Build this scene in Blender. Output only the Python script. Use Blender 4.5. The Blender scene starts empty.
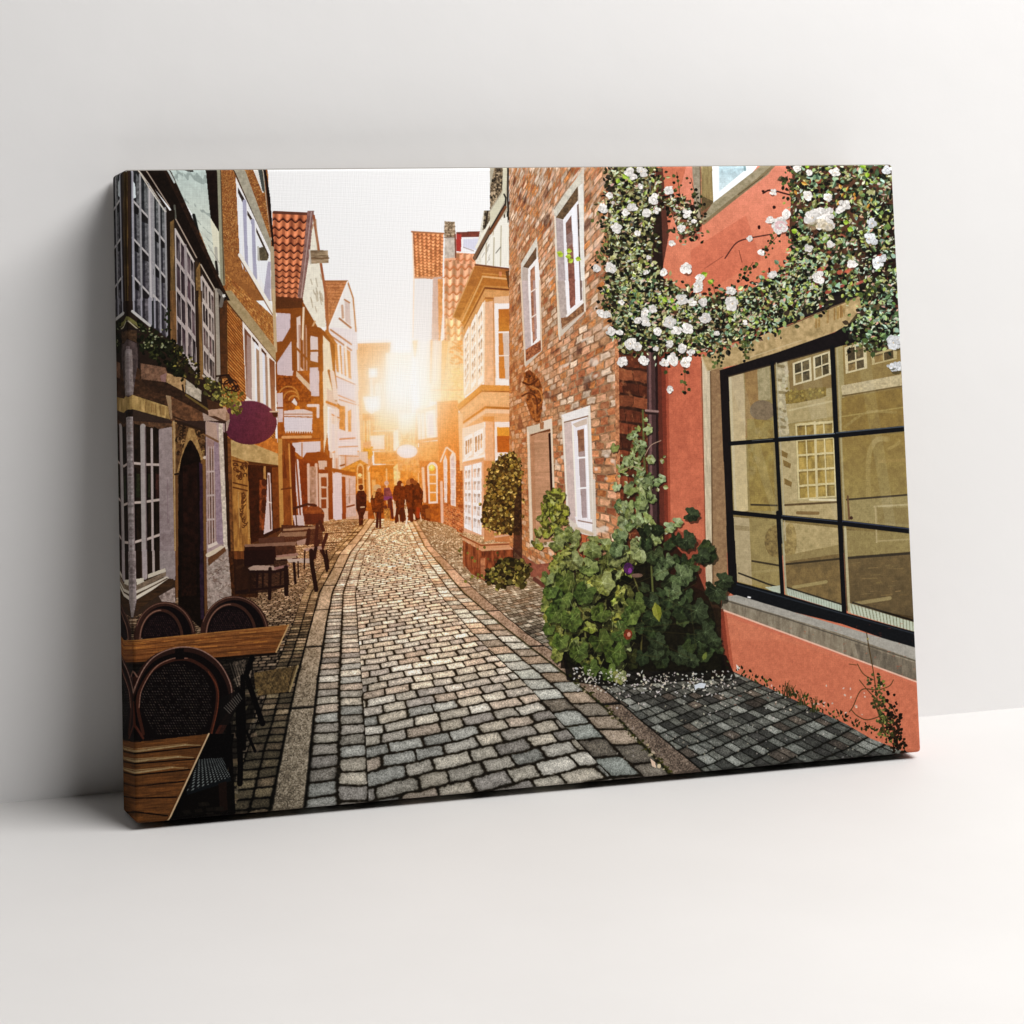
import numpy as np, math
# ---------------------------------------------------------------- the print: painted by code into one pixel buffer
TW, TH = 2048, 1536
IMG = np.full((TH, TW, 3), 246.0, np.float32)
CORN = [(126.6, 169.2), (891.0, 163.8), (920.0, 752.5), (136.3, 823.0)]

def homog(src, dst):
    A, b = [], []
    for (x, y), (u, v) in zip(src, dst):
        A.append([x, y, 1, 0, 0, 0, -u*x, -u*y]); b.append(u)
        A.append([0, 0, 0, x, y, 1, -v*x, -v*y]); b.append(v)
    h = np.linalg.solve(np.array(A, float), np.array(b, float))
    return np.append(h, 1).reshape(3, 3)

HM = homog(CORN, [(0, 0), (TW, 0), (TW, TH), (0, TH)])
HI = np.linalg.inv(HM)
VW = [0.0, 0.0, 1.0]
PX = 2.6                                   # texels per design unit

def V(x0=0, y0=0, w=1024):
    VW[0], VW[1], VW[2] = x0, y0, w/1024.0

def T(pts):
    p = np.asarray(pts, float).reshape(-1, 2)*VW[2] + np.array(VW[:2])
    q = np.c_[p, np.ones(len(p))] @ HM.T
    return q[:, :2]/q[:, 2:]

def xy2(ix, iy):                           # texel -> design units
    w = HI[2, 0]*ix + HI[2, 1]*iy + HI[2, 2]
    return (HI[0, 0]*ix + HI[0, 1]*iy + HI[0, 2])/w, (HI[1, 0]*ix + HI[1, 1]*iy + HI[1, 2])/w

RG = np.random.default_rng(11)
def rnd(a=0.0, b=1.0): return float(RG.uniform(a, b))

def hsh(i, j, s=0):
    v = np.sin(i*127.1 + j*311.7 + s*74.7)*43758.5453
    return v - np.floor(v)

def vnoise(x, y, s=0):
    i, j = np.floor(x), np.floor(y); f, g = x-i, y-j
    f = f*f*(3-2*f); g = g*g*(3-2*g)
    return (hsh(i, j, s)*(1-f)+hsh(i+1, j, s)*f)*(1-g) + (hsh(i, j+1, s)*(1-f)+hsh(i+1, j+1, s)*f)*g

def fbm(x, y, s=0, o=3):
    r, a, t = 0, 1.0, 0
    for k in range(o):
        r = r + a*vnoise(x*2**k, y*2**k, s+k*7); t += a; a *= .55
    return r/t

GY, GX = np.mgrid[0:TH, 0:TW].astype(np.float32)
NZ = {}
def nz(sc, s=0):
    k = (sc, s)
    if k not in NZ:
        NZ[k] = fbm(GX/sc, GY/sc, s).astype(np.float32)-.5
    return NZ[k]

def box(tp, pad=1):
    x0 = max(int(math.floor(tp[:, 0].min()))-pad, 0); x1 = min(int(math.ceil(tp[:, 0].max()))+pad+1, TW)
    y0 = max(int(math.floor(tp[:, 1].min()))-pad, 0); y1 = min(int(math.ceil(tp[:, 1].max()))+pad+1, TH)
    return x0, x1, y0, y1

def inside(tp, x0, x1, y0, y1):
    X = np.arange(x0, x1)[None, :]+.5; Y = np.arange(y0, y1)[:, None]+.5
    m = np.zeros((y1-y0, x1-x0), bool)
    n = len(tp)
    for k in range(n):
        ax, ay = tp[k]; bx, by = tp[(k+1) % n]
        if ay == by: continue
        c = (ay > Y) != (by > Y)
        xi = (bx-ax)*(Y-ay)/(by-ay)+ax
        m ^= c & (X < xi)
    return m

def blend(x0, x1, y0, y1, m, col, a):
    sub = IMG[y0:y1, x0:x1]
    w = (m*a)[..., None] if not np.isscalar(a) or a != 1 else m[..., None].astype(np.float32)
    sub += w*(np.asarray(col, np.float32)-sub)

def fill(pts, col, a=1.0, n=0.0, ns=6, to=None, ax=None, st=None):
    """polygon; n = noise amplitude; to = second colour along axis ax (0 = x, 1 = y) ; st=(sx,sy) stretched noise"""
    tp = T(pts); x0, x1, y0, y1 = box(tp)
    if x1 <= x0 or y1 <= y0: return
    m = inside(tp, x0, x1, y0, y1)
    c = np.asarray(col, np.float32)
    if to is not None:
        k = 1 if ax is None else ax
        lo, hi = tp[:, k].min(), tp[:, k].max()
        g = (np.arange(y0, y1)[:, None] if k else np.arange(x0, x1)[None, :])
        g = np.clip((g-lo)/max(hi-lo, 1), 0, 1)[..., None]
        c = c*(1-g)+np.asarray(to, np.float32)*g
        c = np.broadcast_to(c, (y1-y0, x1-x0, 3))
    if n:
        if st is None: f = nz(ns)[y0:y1, x0:x1]
        else: f = fbm(GX[y0:y1, x0:x1]/st[0], GY[y0:y1, x0:x1]/st[1], 3)-.5
        c = c*(1+n*f[..., None]*2)
    blend(x0, x1, y0, y1, m, c, a)

def stroke(pts, w, col, w2=None, a=1.0):
    tp = T(pts); w *= VW[2]*PX; w2 = w if w2 is None else w2*VW[2]*PX
    n = len(tp)-1
    for k in range(n):
        A, B = tp[k], tp[k+1]
        wa = w+(w2-w)*k/n; wb = w+(w2-w)*(k+1)/n; mx = max(wa, wb, 1.0)
        x0, x1, y0, y1 = box(np.array([A, B]), int(mx/2)+2)
        if x1 <= x0 or y1 <= y0: continue
        X = np.arange(x0, x1)[None, :]+.5; Y = np.arange(y0, y1)[:, None]+.5
        d = B-A; L = max(d@d, 1e-6)
        t = np.clip(((X-A[0])*d[0]+(Y-A[1])*d[1])/L, 0, 1)
        D = np.hypot(X-A[0]-t*d[0], Y-A[1]-t*d[1])
        cov = np.clip((wa+(wb-wa)*t)/2-D+.5, 0, 1)
        blend(x0, x1, y0, y1, cov, col, a)

def curve(pts, n=6):
    p = np.asarray(pts, float); q = np.vstack([2*p[0]-p[1], p, 2*p[-1]-p[-2]]); out = []
    for i in range(1, len(q)-2):
        for t in np.linspace(0, 1, n, endpoint=False):
            a, b, c, d = q[i-1:i+3]
            out.append(.5*((2*b)+(c-a)*t+(2*a-5*b+4*c-d)*t*t+(3*b-a-3*c+d)*t**3))
    out.append(p[-1]); return np.array(out)

def ell(cx, cy, rx, ry, a0=0, a1=360, n=40, rot=0):
    t = np.radians(np.linspace(a0, a1, n)); c, s = math.cos(rot), math.sin(rot)
    return np.c_[cx+rx*np.cos(t)*c-ry*np.sin(t)*s, cy+rx*np.cos(t)*s+ry*np.sin(t)*c]

def quad(p, fn):
    """p: corners (0,0) (1,0) (1,1) (0,1); fn(s, t) -> rgb or (rgb, alpha)"""
    tp = T(p); x0, x1, y0, y1 = box(tp)
    if x1 <= x0 or y1 <= y0: return
    m = inside(tp, x0, x1, y0, y1)
    H = homog(tp, [(0, 0), (1, 0), (1, 1), (0, 1)])
    X = np.arange(x0, x1)[None, :]+.5; Y = np.arange(y0, y1)[:, None]+.5
    w = H[2, 0]*X+H[2, 1]*Y+H[2, 2]
    w = np.where(np.abs(w) < 1e-9, 1e-9, w)
    s = (H[0, 0]*X+H[0, 1]*Y+H[0, 2])/w; t = (H[1, 0]*X+H[1, 1]*Y+H[1, 2])/w
    r = fn(np.clip(s, 0, 1), np.clip(t, 0, 1))
    if isinstance(r, tuple): blend(x0, x1, y0, y1, m*r[1], r[0], 1.0000001)
    else: blend(x0, x1, y0, y1, m, r, 1)

def mixc(c1, c2, f): return np.asarray(c1, np.float32)*(1-f[..., None])+np.asarray(c2, np.float32)*f[..., None]

def win(p, nx, ny, fr, pane, mw=.1, edge=.06, refl=None, seed=0, dark=.4):
    """glazed sash drawn in the quad p"""
    def fn(s, t):
        a = (s-edge)/(1-2*edge)*nx; b = (t-edge*.6)/(1-1.2*edge)*ny
        ia, ib = np.floor(a), np.floor(b); fa, fb = a-ia, b-ib
        bar = (np.minimum(fa, 1-fa) < mw/2*1.1) | (np.minimum(fb, 1-fb) < mw/2) | (a < 0) | (b < 0) | (a > nx) | (b > ny)
        r = hsh(ia, ib, seed)
        c = np.asarray(pane, np.float32)*(1+(r-.5)*dark*2+(fbm(s*9, t*9, seed)-.5)*.7)[..., None]
        if refl is not None:
            k = np.clip((fbm(s*3+seed, t*5, seed+3)-.42)*5+(fa-.5)*.8, 0, 1)*.85
            c = mixc(c, refl, k) if False else c*(1-k[..., None])+np.asarray(refl, np.float32)*k[..., None]
        e = np.clip((fa < mw*.9)*.5+(fb < mw*1.3)*.5, 0, 1)[..., None]
        c = c*(1-.45*e)
        f = np.asarray(fr, np.float32)*(1+(fbm(s*30, t*30, 5)-.5)*.25)[..., None]
        return np.where(bar[..., None], f, c)
    quad(p, fn)

def bricks(nx, ny, cols, mortar, mw=.13, mh=.16, jit=.35, seed=1, rough=.25, grad=None):
    cols = np.asarray(cols, np.float32)
    def fn(s, t):
        u = s*nx+(fbm(s*nx*1.3, t*ny*1.3, seed+9)-.5)*rough
        v = t*ny+(fbm(s*nx*1.1+7, t*ny*1.1, seed+5)-.5)*rough
        j = np.floor(v); u = u+.5*(j % 2)+hsh(j, 3, seed)*.3; i = np.floor(u)
        fu, fv = u-i, v-j
        k = hsh(i, j, seed)
        c = cols[np.minimum((k*len(cols)).astype(int), len(cols)-1)]
        c = c*(1+(hsh(i, j, seed+1)-.5)*jit)[..., None]*(1+(fbm(s*nx*4, t*ny*4, seed+2, 4)-.5)*.5)[..., None]
        d = np.minimum(np.minimum(fu, 1-fu)/mw*2, np.minimum(fv, 1-fv)/mh*2)
        mm = np.clip((1.15-d)*2.0, 0, 1)
        m = np.asarray(mortar, np.float32)*(1+(fbm(s*nx*3, t*ny*3, seed+4)-.5)*.8)[..., None]
        c = c*(1-mm[..., None])+m*mm[..., None]
        if grad is not None: c = c*grad(s, t)[..., None]
        return c
    return fn

def tiles(nx, ny, col, dark, amp=.25, seed=2):
    def fn(s, t):
        v = t*ny+amp*np.sin(s*nx*6.283); j = np.floor(v); f = v-j
        u = s*nx; i = np.floor(u)
        c = np.asarray(col, np.float32)*(1+(hsh(i, j, seed)-.5)*.3)[..., None]*(1+.22*np.cos(u*6.283+1))[..., None]
        k = np.clip((f-.62)*3.4, 0, 1)
        return c*(1-k[..., None])+np.asarray(dark, np.float32)*k[..., None]
    return fn

def rot(p, a):
    c, s = math.cos(a), math.sin(a); p = np.asarray(p, float)
    return np.c_[p[:, 0]*c-p[:, 1]*s, p[:, 0]*s+p[:, 1]*c]

def jc(c, j=.15):
    k = 1+rnd(-j, j); return (c[0]*k*(1+rnd(-.05, .05)), c[1]*k, c[2]*k*(1+rnd(-.08, .08)))

def sleaf(x, y, r, ang, col, hi=None, fat=.5):
    """small pointed leaf with a lit half"""
    L = np.array([(0, 0), (.3, fat*.8), (.62, fat*.75), (1, 0), (.62, -fat*.75), (.3, -fat*.8)])*r
    p = rot(L, ang)+(x, y); fill(p, col)
    if hi is not None: fill(np.vstack([p[0], p[1], p[2], p[3]]), hi)

def lleaf(x, y, r, ang, col, hi, sq=1.0, lob=5):
    """lobed broad leaf with veins"""
    pts = []
    for k in range(lob*6):
        t = -2.6+5.2*k/(lob*6-1)
        rr = r*(.87+.085*math.cos(t*lob/5.2*6.283*.98)+rnd(-.04, .04))
        pts.append((rr*math.cos(t), rr*math.sin(t)*sq))
    pts.append((-.25*r, 0))
    q = rot(pts, ang)+(x, y)
    fill(q+(r*.16, r*.22), (22, 22, 12), a=.55)
    fill(q, col, n=.6, ns=7)
    h = len(q)//2
    fill(np.vstack([q[-1:], q[:h]]), hi, a=.42, n=.4, ns=5)
    v = tuple(min(255, c*1.25+12) for c in hi)
    for k in range(lob):
        t = -2.1+4.2*k/(lob-1)
        e = rot([(.7*r*math.cos(t), .7*r*math.sin(t)*sq)], ang)+(x, y)
        stroke([(x, y), e[0]], r*.05, v, r*.02, a=.4)

def rose(x, y, r, c=(232, 227, 221), sh=(196, 186, 176)):
    """loose open bloom: overlapping petals, a soft shaded heart, no two alike"""
    k = rnd(.93, 1.05); c = tuple(v*k for v in c)
    sq = rnd(.72, 1.0); a0 = rnd(0, 6.28); m = int(rnd(4, 6.99))
    def P(d, t): return rot([(d*math.cos(t), d*sq*math.sin(t))], a0)[0]+(x, y)
    fill(ell(x+r*.12, y+r*.22, r*.95, r*.8*sq, n=12, rot=a0), (44, 42, 30), a=.5)
    for j in range(m):
        t = j*6.28/m+rnd(-.35, .35); p = P(r*rnd(.38, .62), t); q = r*rnd(.42, .66)
        n = 8; e = [(p[0]+q*rnd(.75, 1.2)*math.cos(b), p[1]+q*rnd(.6, 1.05)*math.sin(b)) for b in np.linspace(0, 5.5, n)]
        g = rnd(.88, 1.03); fill(e, tuple(v*g for v in c), n=.2, ns=4)
        stroke([P(r*.25, t+.5), P(r*rnd(.6, .85), t+.55)], r*.13, tuple(v*g for v in sh), r*.04, a=.55)
    fill(ell(x, y, r*.42, r*.36*sq, n=9, rot=a0), tuple(v*.99 for v in c), n=.2, ns=3)
    for j in range(2): t = rnd(0, 6.28); stroke(ell(x, y, r*rnd(.15, .4), r*.3*sq, math.degrees(t), math.degrees(t)+100, 5), r*.1, tuple(v*.86 for v in sh), a=.6)
    if rnd() < .5: fill(ell(x+rnd(-.1, .1)*r, y+.05*r, r*.14, r*.12, n=7), (200, 170, 120), a=.7)
# ---------------------------------------------------------------- the street in the print
def paint_sky():
    V()
    IMG[:] = (243, 243, 243)

def ground():
    V()
    ys = np.array([505, 516, 530, 552, 592, 620, 680, 740, 808, 840], float)
    def tab(pts):
        p = T(pts); o = np.argsort(p[:, 1]); return p[o, 1], p[o, 0]
    L0 = tab([(378, 505), (371, 516), (360, 530), (341, 552), (319.5, 592), (310, 628), (296.5, 680), (283, 745), (270.5, 808), (263, 845)])
    L1 = tab([(383, 505), (377, 516), (367, 530), (350.5, 552), (332.5, 592), (326.5, 622), (317.6, 680), (311, 745), (304.6, 808), (301, 845)])
    G1 = tab([(387, 505), (382, 516), (373, 530), (357, 552), (343, 592), (341.5, 622), (340, 680), (338.5, 745), (337, 808), (336, 845)])
    G2 = tab([(391, 505), (387, 516), (379, 530), (365, 552), (356, 592), (358, 622), (362, 680), (366, 745), (369, 808), (371, 845)])
    R2 = tab([(400, 505), (403, 520), (410, 540), (420, 562), (438, 592), (471, 632), (531, 690), (577, 742), (622, 790), (656, 830)])
    C0 = tab([(408, 505), (412, 520), (424, 545), (437, 561), (463, 592), (511, 632), (569, 677), (621, 722), (670, 775), (720, 830)])
    C1 = tab([(411, 505), (416, 520), (431, 545), (447, 561), (478, 592), (525, 632), (590, 677), (642, 722), (701, 770), (765, 830)])
    v0 = T([(395, 462)])[0, 1]
    y0 = int(T([(395, 503)])[0, 1]); Y = GY[y0:]+.5; X = GX[y0:]+.5
    yy = Y[:, 0]
    f = lambda tb: np.interp(yy, tb[0], tb[1])[:, None]
    l0, l1, g1, g2, r2, c0, c1 = map(f, (L0, L1, G1, G2, R2, C0, C1)); r1 = .5*(r2+c0)
    D = (v0*0+1500.0)/(Y-v0)                       # depth-like coordinate
    wob = fbm(X/46, Y/34, 3)-.5
    sc = np.clip((Y-v0)/900, .04, 1)
    out = np.zeros(Y.shape+(3,), np.float32)
    def stones(s, row, ncol, cols, gap, seed, gw=.13, gh=.2, stag=True, rough=.5, jit=.5, grain=.35):
        a = s*ncol+(wob*rough*.6 if stag else wob*.14); b = row+(fbm(X/60, Y/50, 8)-.5)*(.34 if stag else .3)
        j = np.floor(b)
        if stag: a = a+.5*(j % 2)+hsh(j, 5, seed)*.4; a = a+.09*np.sin(a*2.9+j*4.1)
        i = np.floor(a); fu, fv = a-i, b-j
        k = hsh(i, j, seed); cols = np.asarray(cols, np.float32)
        c = cols[np.minimum((k*len(cols)).astype(int), len(cols)-1)]*(1+(hsh(i, j, seed+1)-.5)*jit)[..., None]
        c = c*(1+grain*2*(fbm(X/2.2, Y/1.8, 4, 2)-.5)+.25*(fbm(X/14, Y/8, 6)-.5))[..., None]
        du = np.minimum(fu, 1-fu)/gw; dv = np.minimum(fv, 1-fv)/gh
        d = np.minimum(du, dv); d = np.where((du < 1.3) & (dv < 1.3), 1.3-np.hypot(1.3-du, 1.3-dv), d)
        d = d+(fbm(X/7, Y/5, 12)-.5)*.7
        m = np.clip((.70-d)*1.9, 0, 1)[..., None]*.94
        c = c*(.80+.27*np.clip(d/2.2, 0, 1)+.12*(fbm(X/11, Y/6, seed+40)-.5))[..., None]
        g = np.asarray(gap, np.float32)*(1+(fbm(X/5, Y/5, 15)-.5))[..., None]
        return c*(1-m)+g*m
    road = [(166, 161, 148), (154, 149, 140), (172, 165, 150), (160, 148, 134), (138, 134, 128), (178, 175, 165), (150, 146, 136), (146, 147, 141)]
    gap = (31, 25, 16)
    def put(m, c): out[m] = c[m]
    # left pavement : small setts, sloping rows
    s = (X-l0)/np.maximum(c0-l1, 4)
    left = stones(s*24+D*.15, D*20, 1, [(136, 124, 108), (118, 106, 92), (152, 138, 120), (106, 96, 84)], (16, 13, 9), 3, .16, .24, rough=.55, jit=.6)
    put(X < l0, left)
    two = stones((X-l0)/np.maximum(l0*0+(l1-l0)*.62, 3), D*16, 1, [(116, 106, 86), (130, 116, 96), (98, 90, 74)], (14, 12, 8), 13, .13, .2, stag=False)
    put((X < l0) & (X > l0-(l1-l0)*1.24), two)
    # right pavement : dark setts, laid on the slant
    q = (X-c1)/np.maximum(c0-l1, 4)
    rp = stones(q*25+D*2.6, D*16-q*8, 1, [(98, 100, 95), (112, 115, 110), (80, 81, 77), (128, 131, 125), (90, 84, 77), (104, 106, 100), (74, 74, 71)], (24, 24, 18), 23, .09, .12, rough=.25, jit=.4)
    put(X > c1, rp)
    # carriageway
    s = (X-g2)/np.maximum(r2-g2, 3)
    mid = stones(s*6.5, D*11.3-s*2.2, 1, road, gap, 33, .09, .19, rough=.22, jit=.24)
    put((X >= g2) & (X <= r2), mid)
    ga = stones((X-l1)/np.maximum(g1-l1, 2), D*11, 1, road, gap, 43, .14, .17, stag=False, jit=.3); put((X > l1) & (X < g1), ga)
    gb = stones((X-g1)/np.maximum(g2-g1, 2), D*11+.4, 1, road, gap, 53, .12, .17, stag=False, jit=.3); put((X >= g1) & (X < g2), gb)
    cool = [(152, 156, 150), (136, 124, 110), (140, 146, 140), (122, 116, 106), (160, 164, 158), (146, 132, 116)]
    ra = stones((X-r2)/np.maximum(r1-r2, 2), D*8, 1, cool, gap, 63, .1, .12, stag=False, jit=.25); put((X > r2) & (X < r1), ra)
    rb = stones((X-r1)/np.maximum(c0-r1, 2), D*8+.5, 1, cool, gap, 73, .1, .12, stag=False, jit=.25); put((X >= r1) & (X < c0), rb)
    # kerb slabs
    def slab(a, b, col, K, sd):
        m = (X >= a) & (X <= b); t = (X-a)/np.maximum(b-a, 1)
        bb = D*K; j = np.floor(bb); fv = bb-j
        c = np.asarray(col, np.float32)*(1+(hsh(j, 1, sd)-.5)*.22)[..., None]*(1+1.0*(fbm(X/3, Y/2.4, sd, 2)-.5)*np.clip(sc*1.6, .2, 1)+.4*(fbm(X/24, Y/18, sd+1)-.5))[..., None]
        e = np.clip((.07-np.minimum(t, 1-t))*16, 0, 1)+np.clip((.045-fv)*40, 0, 1)
        c = c*(1-.75*np.clip(e, 0, 1))[..., None]; put(m, c)
    slab(l0, l1, (140, 129, 112), 1.15, 83)
    slab(c0, c1, (124, 110, 98), 1.25, 84)
    # dark joint beside the kerbs with moss
    for a, w, cc in ((l1, 7, (14, 12, 8)), (c0, 9, (40, 42, 18)), (c1, 5, (22, 20, 14)), (l0, 6, (14, 12, 8))):
        k = np.clip(1.1-np.abs(X-a-wob*8)/(w*np.clip(sc, .12, 1)), 0, 1)*(.55+.6*(fbm(X/9, Y/9, 19)-.2))
        k = np.clip(k, 0, 1)[..., None]; out[:] = out*(1-k)+np.asarray(cc, np.float32)*k
    # the low sun's light on the far stones, the darker near corners
    px, py = xy2(X, Y)
    far = np.exp(-((py-505)/62.0)**2)
    near = np.clip((py-560)/260, 0, 1)
    mid_l = np.exp(-((px-430)/150)**2)*np.exp(-((py-640)/95)**2)
    out *= (1.0+.22*far+.2*mid_l-.1*near)[..., None]
    lm = np.clip((345-px)/110, 0, 1)*np.clip((py-540)/120, 0, 1)
    out *= (1-.22*lm)[..., None]
    w = (far*.5)[..., None]; out[:] = out*(1-w)+(out*np.asarray([1.25, 1.0, .8])+np.asarray([46, 26, 6]))*w
    sh = (np.exp(-((px-415-(py-560)*.25)/(40+(py-500)*.42))**2)*np.exp(-((py-610)/95)**2))[..., None]; out[:] = out*(1+.20*sh*np.asarray([1.15, 1.0, .85]))
    w = (np.exp(-((py-600)/80)**2)*.6)[..., None]; out[:] = out*(1-w)+out*np.asarray([1.14, .99, .88])*w
    kr = (np.clip((px-425)/60, 0, 1)*np.clip((650-py)/90, 0, 1)*(X > c1)*.75)[..., None]; out[:] = out*(1-kr)+(out*.8+np.asarray([100, 76, 52]))*kr
    kl = (np.clip((360-px)/60, 0, 1)*np.clip((640-py)/70, 0, 1)*(X < l0)*.75)[..., None]; out[:] = out*(1-kl)+(out*.9+np.asarray([78, 54, 34]))*kl
    # glints
    gl = np.clip((fbm(X/6, Y/2.5, 31)-.62)*6, 0, 1)*np.exp(-((py-555)/45)**2)*np.clip(1-np.abs(px-400)/120, 0, 1)
    out += gl[..., None]*np.asarray([90, 78, 62])
    IMG[y0:] = np.clip(out, 0, 255)

# ---------------------------------------------------------------- far end of the street
def far_end():
    V()
    fill([(355, 343), (391, 342), (390, 353), (386, 353), (386, 440), (355, 440)], (226, 152, 92), to=(244, 196, 140), n=.12, ns=5)
    fill([(386, 352), (412, 352), (412, 520), (386, 520)], (250, 236, 210), to=(214, 120, 48))
    V(330, 350, 100)
    for y in range(20, 460, 34): stroke([(300, y), (540, y-6)], 7, (214, 140, 84), a=.4)
    fill([(300, 640), (900, 640), (900, 1024), (300, 1024)], (232, 160, 92), to=(222, 136, 60), n=.25, ns=9)
    fill([(400, 180), (490, 180), (490, 270), (400, 280)], (248, 248, 246))
    fill([(410, 290), (440, 290), (445, 460), (415, 460)], (250, 236, 220))
    fill([(470, 330), (520, 330), (520, 450), (470, 450)], (248, 222, 190))
    fill([(340, 470), (520, 460), (520, 600), (430, 650), (370, 610)], (247, 242, 234))
    fill([(320, 640), (400, 650), (420, 690), (380, 720), (420, 1024), (320, 1024)], (216, 128, 54), n=.3)
    for x in (350, 385, 410): stroke([(x, 720), (x+4, 1024)], 16, (250, 214, 160), a=.7)
    fill([(460, 620), (690, 610), (700, 800), (460, 810)], (244, 200, 140), to=(238, 178, 108), n=.15)
    for y in (640, 670, 705, 740, 775): stroke([(460, y), (680, y-4)], 6, (228, 164, 96), a=.6)
    stroke([(450, 822), (690, 816)], 12, (252, 226, 180))
    fill([(415, 870), (560, 862), (560, 1010), (415, 1010)], (250, 226, 206), to=(238, 206, 184))
    fill([(560, 850), (660, 850), (650, 1024), (560, 1024)], (226, 138, 62), n=.3)
    for x in (590, 625): stroke([(x, 860), (x, 1024)], 12, (250, 206, 146), a=.6)
    fill([(650, 830), (700, 800), (710, 1024), (650, 1024)], (250, 236, 214))
    fill([(700, 640), (900, 640), (890, 1024), (710, 1024)], (252, 240, 214), to=(240, 190, 118))
    for k in range(40):
        stroke([(rnd(710, 890), rnd(800, 1000)), (rnd(710, 890), rnd(840, 1020))], rnd(4, 10), jc((222, 140, 60), .15), a=.35)
    # right: pale turret with two windows, the corner block below
    fill([(880, 590), (1024, 580), (1024, 900), (870, 960)], (240, 190, 140), to=(222, 140, 70))
    for x in (905, 950, 985): fill([(x, 640), (x+34, 635), (x+36, 880), (x+4, 900)], (250, 238, 226), to=(246, 226, 214))
    # lower part
    V(330, 440, 100)
    fill([(420, 250), (900, 240), (960, 330), (960, 800), (300, 800), (300, 470)], (196, 100, 30), to=(150, 72, 20), n=.4, ns=8)
    fill([(0, 120), (420, 0), (440, 250), (300, 300), (0, 320)], (214, 140, 92), n=.2)
    fill([(455, 110), (700, 105), (705, 190), (690, 240), (455, 235)], (206, 118, 52), n=.35, ns=6)
    stroke([(470, 118), (700, 112), (700, 190), (470, 225)], 10, (232, 168, 92), a=.8)
    fill([(420, 290), (480, 265), (640, 262), (650, 340), (430, 360)], (176, 90, 22), n=.3)
    fill([(650, 270), (720, 210), (720, 450), (655, 460)], (248, 196, 120), n=.3)
    for k in range(60): fill(ell(rnd(440, 650), rnd(330, 470), rnd(8, 26), rnd(8, 40), n=8), jc((204, 116, 44), .25), a=.5)
    for k in range(90): fill(ell(rnd(720, 900), rnd(190, 420), rnd(8, 24), rnd(8, 30), n=8), jc((226, 130, 56), .25), a=.55)
    fill([(725, 220), (790, 220), (790, 300), (725, 310)], (230, 100, 40), a=.8)
    for x, w in ((580, 16), (690, 18), (905, 14), (935, 18), (960, 10)):
        stroke([(x, 290), (x+6, 640)], w, (248, 196, 140), a=.75)
    stroke([(400, 330), (410, 620)], 22, (250, 210, 160)); stroke([(380, 330), (385, 600)], 12, (236, 170, 110))
    fill([(430, 400), (470, 395), (470, 580), (430, 580)], (240, 182, 116), a=.7)
    fill([(690, 90), (980, 60), (980, 340), (700, 300)], (222, 140, 80), n=.3)
    for k in range(40): fill(ell(rnd(720, 900), rnd(190, 330), rnd(8, 20), rnd(8, 26), n=8), jc((228, 134, 60), .25), a=.5)
    # white oval sign
    fill(ell(790, 110, 112, 76), (226, 150, 92)); fill(ell(790, 108, 104, 70), (238, 226, 228))
    # hanging basket
    fill(ell(380, 130, 62, 52), (196, 120, 24), n=.6, ns=4)
    for k in range(50): sleaf(380+rnd(-60, 60), 130+rnd(-55, 50), rnd(10, 22), rnd(0, 6), jc((214, 136, 20), .3))
    fill(ell(320, 182, 16, 12, n=12), (255, 236, 150))

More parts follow.
